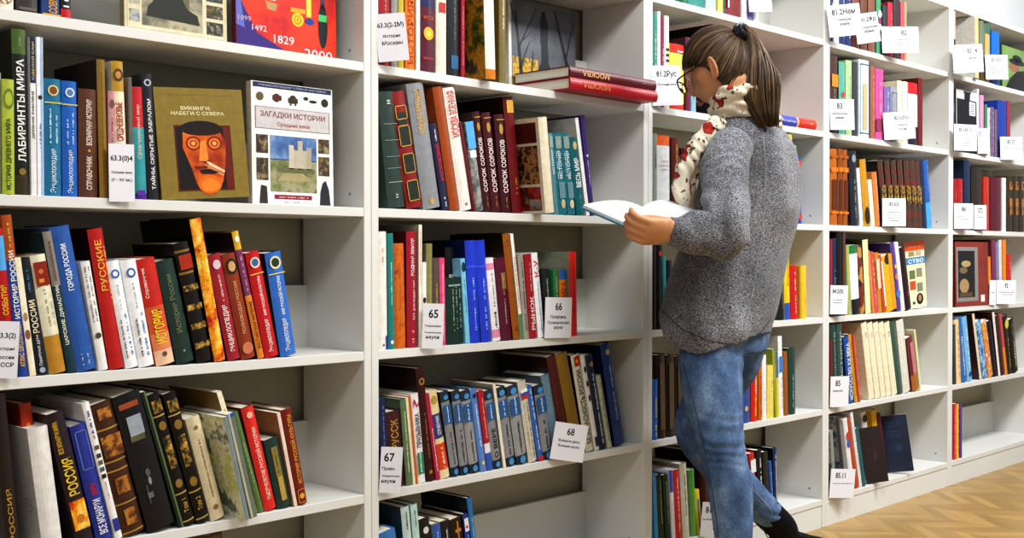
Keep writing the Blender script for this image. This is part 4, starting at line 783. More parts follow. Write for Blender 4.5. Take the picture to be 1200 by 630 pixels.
# ================= face-out books
def face_book(case, row, desc, P0, P1, h, th, lean, cover, spine, draw, roll=0.0, name='album'):
    """a book with its front cover to the viewer: P0, P1 floor points of the cover's lower edge (x, y), lean back in radians"""
    x0, y0 = P0; x1, y1 = P1; w = math.hypot(x1-x0, y1-y0); rz = math.atan2(y1-y0, x1-x0)
    mb = MB(); c = M(cover); s = M(spine)
    mb.box((0, 0, 0), (w, .002, h), c); mb.box((0, th-.002, 0), (w, th, h), s); mb.box((0, .002, 0), (.002, th-.002, h), s)
    ob = mb.build(name)
    pg = MB(); pg.box((.0022, .0022, .003), (w-.003, th-.0022, h-.003), paper()); pg.build('pages', ob)
    lift = w*math.sin(abs(roll)) if roll > 0 else 0
    ob.location = (x0, y0, ZS[row]+.0006+lift)
    ob.rotation_mode = 'ZXY' if False else 'XYZ'
    ob.matrix_world = Matrix.Translation(ob.location) @ Matrix.Rotation(rz, 4, 'Z') @ Matrix.Rotation(-lean, 4, 'X') @ Matrix.Rotation(roll, 4, 'Y')
    t = MB(); draw(t, w, h); t.build('cover_picture', ob)
    tag(ob, f"{desc}, {ROWN[case > 1][row]} of {CASES[case]} bookcase", 'book', f"books on the {ROWN[case > 1][row]} of the {CASES[case]} bookcase")
    return ob
def rect(t, w, h, x0, z0, x1, z1, c, l=1):
    y = -.0004-l*.0001
    t.add([(x0*w, y, z0*h), (x1*w, y, z0*h), (x1*w, y, z1*h), (x0*w, y, z1*h)], [(0, 1, 2, 3)], M(c))
def ell(t, w, h, cx, cz, rx, rz, c, l=2, n=28, a0=0, a1=2*math.pi):
    y = -.0004-l*.0001
    vs = [(cx*w, y, cz*h)]+[(cx*w+rx*w*math.cos(a0+(a1-a0)*j/n), y, cz*h+rz*h*math.sin(a0+(a1-a0)*j/n)) for j in range(n+1)]
    t.add(vs, [(0, 1+j, 2+j) for j in range(n)], M(c))
def poly(t, w, h, pts, c, l=2):
    y = -.0004-l*.0001; cx = sum(p[0] for p in pts)/len(pts); cz = sum(p[1] for p in pts)/len(pts)
    n = len(pts)
    t.add([(x*w, y, z*h) for x, z in pts], [list(range(n))], M(c))
def txt(t, w, h, s, cx, z, L, H, c, l=3, bold=True):
    put_text(t, s, ((cx-L/2)*w, -.0004-l*.0001, z*h), (1, 0, 0), (0, 0, 1), L*w, H*h, bmat(c), bold)
def edgepts(u0, u1, Y0, Y1, row):
    z = ZS[row]; return (xat(u0, Y0, z), Y0), (xat(u1, Y1, z), Y1)
def hgt(u, vt, Y, row): return onY(u, vt, Y).z-ZS[row]
def viking(t, w, h):
    txt(t, w, h, 'ВИКИНГИ:', .45, .80, .34, .035, 'e8dcb0'); txt(t, w, h, 'НАБЕГИ С СЕВЕРА', .47, .755, .6, .033, 'e8dcb0')
    dashes(t, (.08*w, -.0006, .93*h), (1, 0, 0), (0, 0, 1), .8*w, .02*h, bmat('8a7434'), random.Random(3))
    rect(t, w, h, .19, .07, .83, .665, '5c1c10', 1); rect(t, w, h, .205, .085, .815, .65, '1c1410', 2)
    rect(t, w, h, .74, .085, .815, .65, '6a1c10', 3)
    ell(t, w, h, .49, .62, .25, .085, '1a1210', 3); FC = art(['5a1804', 'a83c0c', 'd8641c', 'f09038'], 9, .3)
    poly(t, w, h, [(.28, .6), (.5, .66), (.71, .6), (.76, .5), (.74, .3), (.7, .15), (.6, .045), (.54, .03), (.47, .045), (.4, .13), (.35, .28), (.27, .46)], FC, 4)
    ell(t, w, h, .5, .62, .23, .05, '241410', 5)
    for cx in (.39, .63):
        ell(t, w, h, cx, .5, .085, .065, '7a2808', 5); ell(t, w, h, cx, .5, .065, .048, 'e07828', 6); ell(t, w, h, cx, .5, .042, .03, '9c3c0c', 7); ell(t, w, h, cx, .5, .024, .018, 'f0a860', 8)
    poly(t, w, h, [(.47, .52), (.53, .53), (.55, .36), (.5, .31), (.44, .34)], 'e88a38', 6); poly(t, w, h, [(.44, .345), (.5, .315), (.56, .35), (.5, .335)], '3c1004', 7)
    poly(t, w, h, [(.38, .29), (.52, .295), (.54, .275), (.4, .265)], '6a2008', 7); poly(t, w, h, [(.52, .34), (.56, .33), (.73, .25), (.72, .23), (.55, .3)], 'f0c8a0', 8); poly(t, w, h, [(.5, .31), (.54, .3), (.72, .215), (.7, .2), (.5, .28)], 'd08858', 7)
    poly(t, w, h, [(.43, .26), (.55, .27), (.66, .235), (.6, .22), (.46, .225)], '2a0c06', 8)
    ell(t, w, h, .545, .13, .135, .085, 'dc6c18', 7); ell(t, w, h, .545, .12, .1, .06, 'ec8424', 8)
Yv = .02
a, b = edgepts(190, 293, .012, .012, 2)
face_book(0, 2, 'gold book with carved Viking face on cover', a, b, hgt(181, 101, .012, 2), .018, .03, '85712f', '6a5a28', viking, roll=-.07)
def riddles(t, w, h):
    rect(t, w, h, .02, .955, .985, .995, '2a3050', 1); txt(t, w, h, 'ЭНЦИКЛОПЕДИЯ ТАЙН И ЗАГАДОК', .5, .965, .84, .02, 'a8b0d0')
    for cx, c in ((.1, '6a5a3c'), (.3, '5a2c24'), (.5, '3c342c'), (.9, '2c2c28')): ell(t, w, h, cx, .88, .045, .035, c, 2)
    rect(t, w, h, .25, .86, .36, .9, '5a2c24', 3); rect(t, w, h, .44, .85, .56, .89, '40382c', 3); rect(t, w, h, .46, .83, .48, .86, '40382c', 3); rect(t, w, h, .52, .83, .54, .86, '40382c', 3)
    ell(t, w, h, .66, .9, .03, .015, '282420', 3); ell(t, w, h, .75, .88, .05, .012, '282420', 3)
    rect(t, w, h, .04, .62, .96, .8, '8a6468', 1); rect(t, w, h, .05, .625, .95, .795, 'c9c4c4', 2)
    txt(t, w, h, 'ЗАГАДКИ ИСТОРИИ', .5, .71, .8, .055, '7a4440', 4); txt(t, w, h, 'Средние века', .5, .64, .4, .04, 'a05048', 4)
    rect(t, w, h, .215, .11, .785, .57, '38507c', 2); rect(t, w, h, .215, .38, .785, .57, art(['2c4880', '5c80b4', 'a8bcd4'], 12), 3)
    rect(t, w, h, .215, .11, .785, .37, art(['4c5c2c', '7c8450', 'a8a080', '3c4a28'], 18), 3)
    rect(t, w, h, .45, .3, .7, .46, 'b8b09c', 4); rect(t, w, h, .44, .3, .5, .5, 'c8c0ac', 5); rect(t, w, h, .55, .3, .61, .54, 'bcb4a0', 5); rect(t, w, h, .66, .3, .72, .49, 'a8a08c', 5)
    rect(t, w, h, .3, .27, .76, .31, '6c6c48', 5); poly(t, w, h, [(.3, .2), (.76, .2), (.6, .27), (.36, .26)], 'a89c74', 5)
    for cx, z0, z1, c in ((.12, .42, .57, '6c3c2c'), (.88, .45, .57, '9a6a3c'), (.12, .2, .38, '6c6040'), (.88, .26, .42, '8a6c3c')): rect(t, w, h, cx-.07, z0, cx+.07, z1, art([c, '2c241c', 'b09a70'], 40), 3)
    poly(t, w, h, [(.82, .01), (.96, .01), (.94, .14), (.9, .22), (.86, .2), (.83, .12)], '2e3034', 4); poly(t, w, h, [(.08, .01), (.18, .01), (.17, .15), (.1, .16)], '38342c', 4)
    rect(t, w, h, .26, .05, .72, .085, '8c2430', 3); dashes(t, (.3*w, -.0009, .06*h), (1, 0, 0), (0, 0, 1), .38*w, .012*h, bmat('e8d0d0'), random.Random(2))
    dashes(t, (.38*w, -.0009, .02*h), (1, 0, 0), (0, 0, 1), .3*w, .012*h, bmat('8a8a90'), random.Random(5))
a, b = edgepts(296, 391, .035, .035, 2)
face_book(0, 2, 'white ЗАГАДКИ ИСТОРИИ book with castle photo cover', a, b, hgt(290, 93, .035, 2), .02, .02, 'eceae6', 'd8c8b0', riddles)
def landsc(t, w, h):
    rect(t, w, h, .03, .03, .97, .9, 'd9ceb0', 1)
    rect(t, w, h, .16, .06, .75, .9, art(['2c3428', '6c6a58', 'b8ae90', '3c4438'], 7), 2)
    poly(t, w, h, [(.2, .14), (.72, .12), (.7, .2), (.6, .24), (.55, .32), (.3, .3), (.22, .22)], '30322c', 4)
    rect(t, w, h, .45, .2, .62, .5, '6c6850', 3); ell(t, w, h, .4, .3, .12, .05, '8a8468', 3)
    for z, c in ((.06, '4a5860'), (.2, '8c7434'), (.34, '54606c'), (.48, '7a6440')): rect(t, w, h, .79, z, .96, z+.11, art([c, '202420', 'c8b890'], 50), 3)
    for z, c in ((.08, '3c64a0'), (.22, '804428')): rect(t, w, h, .04, z, .14, z+.1, art([c, 'b8b8a0', '30343c'], 50), 3)
a, b = edgepts(146, 266, .035, .035, 1)
face_book(0, 1, 'tan album with landscape photo and small side pictures', a, b, .26, .02, .02, 'cfc39c', '8a7c5c', landsc)
def dates(t, w, h):
    rect(t, w, h, .0, .0, 1, 1, art(['7c0c18', 'c81c14', 'e83c14', 'a01020'], 5), 1)
    poly(t, w, h, [(0, 0), (.55, 0), (.2, .15), (.05, .4), (0, .6)], '3c2c78', 2); poly(t, w, h, [(0, .2), (.08, .18), (.03, .5), (0, .55)], '6470c0', 3)
    for s, x, z, L, H, c in (('1099', .08, .24, .12, .04, 'c8b0c0'), ('1492', .22, .17, .14, .05, 'e0d0d8'), ('1829', .46, .09, .2, .07, 'e8e8ec'), ('2000', .81, -.0, .29, .08, 'e0e4f0')): txt(t, w, h, s, x, z, L, H, c, 4, False)
    ell(t, w, h, .6, .32, .06, .06, 'ecc82c', 4); ell(t, w, h, .6, .32, .04, .042, '9c5c18', 5)
    for a_ in range(0, 180, 30): 
        ca, sa = math.cos(math.radians(a_)), math.sin(math.radians(a_))
        poly(t, w, h, [(.6+.05*ca-.004*sa, .32+.05*sa+.004*ca), (.6+.05*ca+.004*sa, .32+.05*sa-.004*ca), (.6-.05*ca+.004*sa, .32-.05*sa-.004*ca), (.6-.05*ca-.004*sa, .32-.05*sa+.004*ca)], 'ecc82c', 6)
    rect(t, w, h, .53, .38, .68, .42, 'd8a41c', 4); rect(t, w, h, .69, .36, .74, .56, 'ecd84c', 4); ell(t, w, h, .72, .32, .05, .03, '2c3c8c', 5)
    ell(t, w, h, .86, .3, .05, .2, '1c2428', 4); rect(t, w, h, .815, .34, .9, .4, '4cc070', 6); ell(t, w, h, .86, .5, .025, .06, '3c3c44', 4)
    poly(t, w, h, [(.28, .44), (.4, .42), (.38, .36), (.3, .37)], 'b89464', 4); poly(t, w, h, [(.28, .45), (.38, .45), (.36, .58), (.3, .56)], 'e8e0d0', 4)
    ell(t, w, h, .5, .58, .16, .1, '240c10', 3); ell(t, w, h, .2, .55, .05, .05, '8cb4c0', 4); ell(t, w, h, .25, .62, .04, .05, '60a080', 4)
a, b = edgepts(277, 394, .05, .05, 1)
face_book(0, 1, 'red picture cover with years 1492, 1829 and 2000', a, b, .27, .018, .02, 'b4202c', '5a1824', dates)
def monument(t, w, h):
    rect(t, w, h, .04, .0, 1, 1, art(['30343a', '54585e', '6c7076'], 4), 1)
    rect(t, w, h, .05, .02, .42, .42, art(['242410', '6c5c14', 'd8a818', '3c3810'], 30), 2); rect(t, w, h, .62, .02, .96, .32, art(['242410', '6c5c14', 'c89c18', '3c3810'], 30), 2)
    poly(t, w, h, [(.43, .02), (.62, .02), (.62, .34), (.58, .4), (.57, .62), (.5, .64), (.47, .6), (.47, .4), (.43, .34)], '16181c', 4)
    poly(t, w, h, [(.46, .6), (.57, .6), (.58, .8), (.54, .92), (.5, .94), (.46, .86)], '14161a', 5); ell(t, w, h, .51, .93, .03, .02, '14161a', 5)
    rng = random.Random(9)
    for x0, z0, x1, z1, s in ((.2, .02, .1, .9, .03), (.13, .5, .4, .95, .012), (.3, .1, .35, .5, .015), (.9, .3, .68, .98, .03), (.85, .5, .97, .9, .012), (.15, .3, .3, .6, .012), (.78, .7, .66, .85, .01), (.12, .7, .02, .98, .012), (.2, .6, .34, .72, .01)):
        poly(t, w, h, [(x0-s, z0), (x0+s, z0), (x1+s*.4, z1), (x1-s*.4, z1)], '1a1c20', 6)
a = (xat(603, .17, ZS[1]), .17); b = (xat(675, .17, ZS[1]), .17)
a2 = (xat(597, .165, ZS[1]), .165)
face_book(1, 1, 'album with dark monument among yellow autumn trees', a2, b, .285, .02, .02, 'd8d4cc', 'c8c4bc', monument)
def art_cover(t, w, h):
    rect(t, w, h, 0, .86, 1, 1, 'd8541c', 1); rect(t, w, h, 0, .66, 1, .76, '3c80b8', 2); txt(t, w, h, 'СТВО', .55, .675, .75, .06, 'f0f4f8', 4)
    dashes(t, (.2*w, -.0008, .9*h), (1, 0, 0), (0, 0, 1), .6*w, .03*h, bmat('f0b080'), random.Random(2))
    for x0, z0, c in ((.2, .78, '9a8460'), (.55, .78, 'b8a888'), (.2, .44, '6a7848'), (.55, .46, '8a8870'), (.2, .28, 'c8501c'), (.55, .24, '84886c')): rect(t, w, h, x0, z0, x0+.28, z0+.13 if z0 < .7 else z0+.07, c, 3)
    ell(t, w, h, .66, .13, .17, .085, '241c14', 4); ell(t, w, h, .66, .14, .08, .05, 'b07c50', 5)
    rect(t, w, h, .3, .06, .42, .1, '303030', 3)
a, b = edgepts(1063, 1086.5, .05, .04, 3)
face_book(3, 3, 'cream art book ending СТВО facing out', a, b, hgt(1066, 284, .03, 3), .012, .02, 'e2dfb8', 'b8b48c', art_cover, roll=-.075)
def dark_cover(t, w, h):
    rect(t, w, h, 0, 0, 1, 1, art(['241a1c', '2e2224', '382a2c'], 5), 1); poly(t, w, h, [(.55, .35), (.66, .5), (.6, .6), (.52, .48)], '4a3c3c', 2); dashes(t, (.15*w, -.0008, .6*h), (1, 0, 0), (0, 0, 1), .25*w, .02*h, bmat('6c6060'), random.Random(2))
a = (xat(1014, -.035, ZS[5]), -.035); b = (xat(1041, -.06, ZS[5]), -.06)
a = (xat(1012, -.01, ZS[5]), .0); 
def navy_cover(t, w, h):
    rect(t, w, h, 0, 0, 1, 1, art(['141e34', '1e2c48', '2a3a58'], 6), 1)
    for z in (.86, .8, .7, .66, .62): dashes(t, (.25*w, -.0008, z*h), (1, 0, 0), (0, 0, 1), .5*w, .02*h, bmat('5c6c8c'), random.Random(int(z*100)))
    ell(t, w, h, .6, .42, .13, .06, '2f4262', 2)
def spread(case, row, desc, uL, uR, YL, YR, vt, th, cov, sp, fn, lean=.0, roll=0):
    z = ZS[row]; a = (xat(uL, YL, z), YL); b = (xat(uR, YR, z), YR)
    return face_book(case, row, desc, a, b, onY(uL, vt, YL).z-z, th, lean, cov, sp, fn, roll)
# two albums whose covers turn to the viewer (they lean, one behind the other)
spread(3, 5, 'dark brown album turned outward', 1016, 1042, .02, -.045, 502, .008, '2a1e20', '2a1e20', dark_cover, .02, -.16)
spread(3, 5, 'navy album with light edge turned outward', 1036, 1071.5, .085, -.025, 488, .012, '1a2740', 'd8d8d8', navy_cover, .02, -.14)
def paint_cover(t, w, h):
    rect(t, w, h, 0, 0, 1, 1, art(['6a1c10', '8c2c18', '7a2414'], 4), 1)
    rect(t, w, h, .03, .08, .68, .92, '8a8684', 2); rect(t, w, h, .08, .14, .58, .86, '14120e', 3)
    ell(t, w, h, .26, .32, .14, .11, 'a8885c', 4); ell(t, w, h, .24, .56, .12, .05, '7a6440', 4); ell(t, w, h, .32, .66, .14, .05, 'b09868', 4); rect(t, w, h, .12, .15, .5, .22, '5a4428', 4)
    rect(t, w, h, .76, .06, .88, .17, 'e8e4e0', 3)
spread(4, 3, 'large red-brown book with framed still-life painting', 1120, 1158.5, .005, .0, 283, .02, '7a2414', '5a1a10', paint_cover, .02)
def bottle_cover(t, w, h):
    rect(t, w, h, 0, 0, 1, 1, 'c8c8c8', 1); rect(t, w, h, .02, 0, .98, .86, '141418', 2); rect(t, w, h, .38, .86, .66, .99, '141418', 2); rect(t, w, h, .34, .96, .7, .995, '1c1c20', 3)
    rect(t, w, h, .62, .62, .92, .84, 'd8d8d8', 4)
    for q in range(5): rect(t, w, h, .66, .65+q*.035, .88, .662+q*.035, '606060', 5)
spread(4, 1, 'grey album picturing a black bottle with white tag', 1121, 1145, .01, .01, 104, .008, 'c0c0c0', '303034', bottle_cover, .01)
def hat_cover(t, w, h):
    rect(t, w, h, 0, 0, 1, 1, art(['5c8040', '7ca058', '94ac64'], 5), 1)
    poly(t, w, h, [(.05, 0), (1, 0), (1, .5), (.8, .56), (.5, .5), (.25, .3)], '181a1c', 3)
    ell(t, w, h, .4, .58, .18, .12, '9a6a50', 3); ell(t, w, h, .5, .7, .28, .07, '1c2024', 4); ell(t, w, h, .5, .78, .16, .08, '1c2024', 4)
spread(4, 0, 'green album with dark figure in a hat', 1175, 1209, .05, .05, 52, .015, '6c8c48', '3c5028', hat_cover, .02)
# ---------------------------------------------------------------- two volumes lying flat
def flat_book(desc, uL, uR, zb, th, col, yf, depth, txt_s, tcol):
    xl = xat(uL, yf, zb); xr = xat(uR, yf, zb); w = xr-xl
    ob, bul = book_mesh(th, depth, w, col, None, [], 'book', 'e8e4d6', 'hard')
    # spine height runs along x: local z -> world -x (head of the book to the left), local x -> world -z
    ob.matrix_world = Matrix.Translation((xl, yf, zb)) @ Matrix(((0, 0, 1, 0), (0, 1, 0, 0), (-1, 0, 0, th), (0, 0, 0, 1)))
    tag(ob, desc, 'book', 'two volumes lying flat on the shelf edge')
    mb = MB(); H = th*.5
    put_text(mb, txt_s, (th*.5-H/2, -.0006, w*.43), (0, 0, -1), (1, 0, 0), w*.3, H, bmat(tcol), True)
    dashes(mb, (th*.5-H*.3, -.0006, w*.93), (0, 0, -1), (1, 0, 0), w*.1, H*.6, bmat(tcol), random.Random(4))
    mb.build('spine_lettering', ob)
    return ob
z1 = ZS[1]+.0008
flat_book('dark maroon МОСКВА volume lying on top of the red one', 668.5, 769.5, z1+.0335, .031, '5c1a26', -.0615, .222, 'МОСКВА', 'd8a870')
flat_book('bright red МОСКВА volume lying under the maroon one', 669, 771, z1, .0325, 'a41824', -.0625, .222, 'МОСКВА', 'c87848')
# book lying on the middle bookcase's second shelf
zz = ZS[1]+.0008
xl = xat(878, -.002, zz); xr = xat(957, -.002, zz)
mb = MB()
n = 10; cols = [(0, .42, 'c03020'), (.42, .46, 'd8b070'), (.46, .7, '4048b0'), (.7, .73, 'd8b070'), (.73, 1, 'cc3420')]
hh, dd = .036, .15
for a_, b_, c_ in cols:
    prof = [(0.006-.006*math.sin(math.pi*j/n), hh*j/n) for j in range(n+1)]
    L_ = xr-xl; vs = []
    for s in (a_, b_): vs += [(s*L_, y, z) for y, z in prof]+[(s*L_, dd, hh), (s*L_, dd, 0)]
    K = n+3
    fs = [(j, j+1 if j+1 < K else 0, K+(j+1 if j+1 < K else 0), K+j) for j in range(K)]
    fs = [tuple(reversed(f)) for f in fs]
    if a_ == 0: fs.append(tuple(range(K)))
    if b_ == 1: fs.append(tuple(reversed(range(K, 2*K))))
    mb.add(vs, fs, bmat(c_))
o = mb.build('book'); o.location = (xl, -.002, zz); tag(o, 'red and blue book lying flat behind the ponytail, middle bookcase', 'book')
t = MB(); put_text(t, 'РУССКИЙ ЯЗЫК', ((xr-xl)*.48, -.0006, hh*.4), (1, 0, 0), (0, 0, 1), (xr-xl)*.2, hh*.25, bmat('e0d8e8'), True); dashes(t, ((xr-xl)*.78, -.0006, hh*.4), (1, 0, 0), (0, 0, 1), (xr-xl)*.17, hh*.3, bmat('f0c8b0'), random.Random(4)); t.build('spine_lettering', o)
# ---------------------------------------------------------------- classification cards
card(0, 2, 128, 158, 168, 236, '63.3(0)4', ['Средние века', '(V – XV вв.)'], 'white card 63.3(0)4 on the nearest bookcase\'s second shelf', yr=-0.012, vr=236.5)
card(0, 3, -6, 20, 376, 443, '63.3(2)', ['История', 'России', 'СССР'], 'white card ending (2) on the nearest bookcase\'s third shelf', numx=.42, yr=-0.015, vr=443)
card(1, 1, 444, 480, 17, 73, '63.3(2-2М)', ['История', 'Москвы'], 'white card 63.3(2-2М) История Москвы on the second bookcase', yr=-0.05, vr=70)
card(1, 3, 494, 518.5, 355, 408, '65', ['Экономика.', 'Экономические', 'науки'], 'white card 65 in front of books, second bookcase', yr=-0.03, vr=408.5)
card(1, 3, 638, 669, 348, 396, '66', ['Политика.', 'Политическая', 'наука'], 'white card 66 in front of books, second bookcase', yr=-0.012, vr=395.5)
card(1, 4, 444, 469.5, 523, 577, '67', ['Право.', 'Юридические', 'науки'], 'white card 67 at the left post of second bookcase', numx=.4, yr=-0.035, vr=577.5)
card(1, 4, 644, 682.5, 493, 537, '68', ['Военное дело.', 'Военная наука'], 'white card 68 hanging over the second bookcase\'s fourth shelf', yr=-0.045, vr=542, y=-0.006)
card(2, 0, 878, 905, -28, 14, '81.2Анг', ['Английский', 'язык'], 'white card at the top of the middle bookcase', yr=-0.04, vr=14)
card(2, 1, 765, 800, 77, 124, '81.2Рус', ['Русский язык'], 'white card 81.2Рус beside the woman\'s glasses', numx=.52, yr=-0.04, vr=123)
card(2, 5, 820, 834.5, 588, 628, '81', ['Языкознание'], 'white card 81 behind the woman\'s knee', numx=.5, yr=-0.02, vr=628)
card(3, 0, 972.5, 1011, 7, 44, '81.2Нем', ['Немецкий', 'язык'], 'white card 81.2Нем on the fourth bookcase', yr=-0.09, vr=40, y=-0.016)
card(3, 0, 1005, 1032.5, 17, 52, '81.2Фр', ['Французский', 'язык'], 'white card 81.2Фр on the fourth bookcase', numx=.58, yr=-0.07, vr=48, y=-0.007)
card(3, 0, 1034, 1077, 31, 62, '82', ['#.5', '#.6', '#.55', '#.3'], 'white card 82 on the fourth bookcase\'s top shelf', numx=.6, yr=-0.09, vr=62)
card(3, 1, 973, 1001.5, 116, 152, '83', ['Литературове-', 'дение'], 'white card 83 on the fourth bookcase\'s second shelf', numx=.4, yr=-0.05, vr=152)
card(3, 1, 1036.5, 1073, 132, 164, '83.3(2Рос)', ['Литература', 'России'], 'white card 83.3(2Рос) on the fourth bookcase', numx=.6, yr=-0.06, vr=162)
card(3, 2, 1034, 1061.5, 232, 265, '83.3(3)', ['#.6', '#.7', '#.5', '#.4'], 'white card 83.3(3) before the mottled fairy-tale volumes', yr=-0.04, vr=265)
card(3, 3, 972.5, 993, 334, 368, '84.2(0)', ['#.5', '#.5'], 'white card ending .2(0) on the fourth bookcase', numx=.42, yr=-0.03, vr=368)
card(3, 4, 972.5, 994, 441, 477, '85', ['Искусство'], 'white card 85 Искусство on the fourth bookcase', numx=.4, yr=-0.03, vr=476)
card(3, 5, 971.5, 1000, 549, 583, '85.11', ['#.8'], 'white card 85.11 on the fourth bookcase\'s bottom shelf', numx=.4, yr=-0.04, vr=583)
card(4, 0, 1118, 1153, 53, 86, '85.14', ['Живопись'], 'white card 85.14 on the farthest bookcase', numx=.65, y=-0.03, yr=-0.09, vr=84)
card(4, 0, 1155.5, 1181.5, 64, 93, '85.143(2)', ['#.8', '#.8', '#.6', '#.6'], 'white card 85.143(2) on the farthest bookcase', yr=-0.04, vr=93)
card(4, 1, 1118, 1144.5, 145, 176, '85.143(3)', ['#.4', '#.7', '#.4', '#.6'], 'white card 85.143(3) on the farthest bookcase', y=-0.024, yr=-0.07, vr=177)
card(4, 1, 1146, 1160, 150, 180, '3', ['#.5'], 'narrow white card behind card 85.143(3)', numx=.2, yr=-0.02, vr=180)
card(4, 1, 1172.5, 1198, 160, 187, '85.37', ['#.7'], 'white card 85.37 before the royal blue book', yr=-0.05, vr=187)
card(4, 2, 1118, 1140.5, 238, 268, '86', ['#.7', '#.5'], 'white card 86 before two red books', yr=-0.04, vr=268)
card(4, 2, 1141.5, 1156, 240, 268.5, '372', ['#.5'], 'narrow white card 372 right of card 86', yr=-0.02, vr=268.5)
card(4, 3, 1159.3, 1167, 328, 357, '', ['#.5'], 'narrow blank-looking card left of card 92', yr=-0.01, vr=357)
card(4, 3, 1167.6, 1190, 328, 356, '92', ['#.8', '#.6'], 'white card 92 on the farthest bookcase', yr=-0.04, vr=356)
# barcode on the white slipcased book
# ---------------------------------------------------------------- light
w = bpy.data.worlds.new('room_light'); scene.world = w; w.use_nodes = True
bg = w.node_tree.nodes['Background']; bg.inputs[0].default_value = (.90, .95, 1, 1); bg.inputs[1].default_value = .42
def area(name, loc, rot, sx, sy, e, col=(1, 1, 1)):
    l = bpy.data.lights.new(name, 'AREA'); l.shape = 'RECTANGLE'; l.size = sx; l.size_y = sy; l.energy = e; l.color = col
    o = bpy.data.objects.new(name, l); COL.objects.link(o); o.location = loc; o.rotation_euler = rot; return o
area('ceiling_light', (1.5, -1.7, 3.1), (math.radians(12), 0, 0), 1.2, .6, 70, (1, .985, .96))
area('ceiling_light', (4.2, -1.7, 3.1), (math.radians(12), 0, 0), 1.6, .6, 120, (.98, .99, 1))
area('ceiling_light', (-1.2, -2.0, 3.0), (math.radians(12), 0, 0), 1.2, .6, 36, (1, .97, .93))
scene.view_settings.view_transform = 'Standard'; scene.view_settings.look = 'Medium High Contrast'
scene.view_settings.exposure = -.14; scene.view_settings.gamma = 1
# ---------------------------------------------------------------- the reading woman
from mathutils import noise
from mathutils.bvhtree import BVHTree
FH = Vector((math.sin(YAW), math.cos(YAW), 0)); UZ = Vector((0, 0, 1))
FD = (RT*-.82+FH*.57).normalized(); LD = UZ.cross(FD)            # the way she faces, her left
def loft(mb, rings, m, cap=True):
    n = len(rings[0]); vs = [p for r in rings for p in r]; fs = []
    for i in range(len(rings)-1):
        for j in range(n):
            k = (j+1) % n; fs.append((i*n+j, i*n+k, (i+1)*n+k, (i+1)*n+j))
    if cap: fs.append(tuple(reversed(range(n)))); fs.append(tuple((len(rings)-1)*n+j for j in range(n)))
    mb.add(vs, fs, m)
def ring(c, a, b, n=24, e=2.0):
    out = []
    for j in range(n):
        t = 2*math.pi*j/n; ct, st = math.cos(t), math.sin(t)
        out.append(c+a*(math.copysign(abs(ct)**(2/e), ct))+b*(math.copysign(abs(st)**(2/e), st)))
    return out
def catmull(pts, k=5):
    """pts: list of tuples (Vector, r...) -> smoothly interpolated"""
    out = []; n = len(pts)
    def g(i): return pts[max(0, min(n-1, i))]
    def mix(i, t, f):
        p0, p1, p2, p3 = f(g(i-1)), f(g(i)), f(g(i+1)), f(g(i+2))
        return .5*((2*p1)+(p2-p0)*t+(2*p0-5*p1+4*p2-p3)*t*t+(3*p1-p0-3*p2+p3)*t*t*t)
    for i in range(n-1):
        for s in range(k):
            t = s/k; out.append((mix(i, t, lambda q: q[0]),)+tuple(mix(i, t, lambda q, c=c: q[c]) for c in range(1, len(pts[0]))))
    out.append(pts[-1]); return out
def tube(mb, pts, m, n=20, k=5, ref=None, round_end=True):
    """pts (Vector, r) or (Vector, ra, rb); ra along ref-ish"""
    P = catmull([p if len(p) == 3 else (p[0], p[1], p[1]) for p in pts], k) if k > 1 else [p if len(p) == 3 else (p[0], p[1], p[1]) for p in pts]
    rings = []; prev = ref
    for i, (c, ra, rb) in enumerate(P):
        t = (P[min(i+1, len(P)-1)][0]-P[max(i-1, 0)][0]).normalized()
        if prev is None: prev = Vector((0, 0, 1)) if abs(t.z) < .9 else Vector((1, 0, 0))
        a = (prev-t*prev.dot(t)).normalized(); b = t.cross(a); prev = a
        rings.append((c, a, b, ra, rb, t))
    R = []
    if round_end:
        c, a, b, ra, rb, t = rings[0]; r = (ra+rb)/2
        for q in (.25, .6, .85): 
            s = math.sqrt(1-(1-q)**2); R.append(ring(c-t*r*(1-q), a*ra*s, b*rb*s, n))
    for c, a, b, ra, rb, t in rings: R.append(ring(c, a*ra, b*rb, n))
    if round_end:
        c, a, b, ra, rb, t = rings[-1]; r = (ra+rb)/2
        for q in (.85, .6, .25):
            s = math.sqrt(1-(1-q)**2); R.append(ring(c+t*r*(1-q), a*ra*s, b*rb*s, n))
    loft(mb, R, m)
def fused(name, mb, voxel, parent, m, smooth=6, disp=None, sm_factor=.5):
    tmp = mb.build('tmp'); 
    r = tmp.modifiers.new('r', 'REMESH'); r.mode = 'VOXEL'; r.voxel_size = voxel; r.use_smooth_shade = True
    s = tmp.modifiers.new('s', 'SMOOTH'); s.iterations = smooth; s.factor = sm_factor
    dg = bpy.context.evaluated_depsgraph_get(); dg.update()
    me = bpy.data.meshes.new_from_object(tmp.evaluated_get(dg)); bpy.data.objects.remove(tmp)
    me.materials.clear(); me.materials.append(m); me.name = name
    if disp:
        nr = [v.normal.copy() for v in me.vertices]
        for v, nn in zip(me.vertices, nr): v.co += nn*disp(v.co)
    me.polygons.foreach_set('use_smooth', [True]*len(me.polygons)); me.update()
    o = bpy.data.objects.new(name, me); COL.objects.link(o)
    if parent: o.parent = parent
    return o
def nodes(name):
    m = bpy.data.materials.new(name); m.use_nodes = True; return m, m.node_tree, m.node_tree.nodes['Principled BSDF']
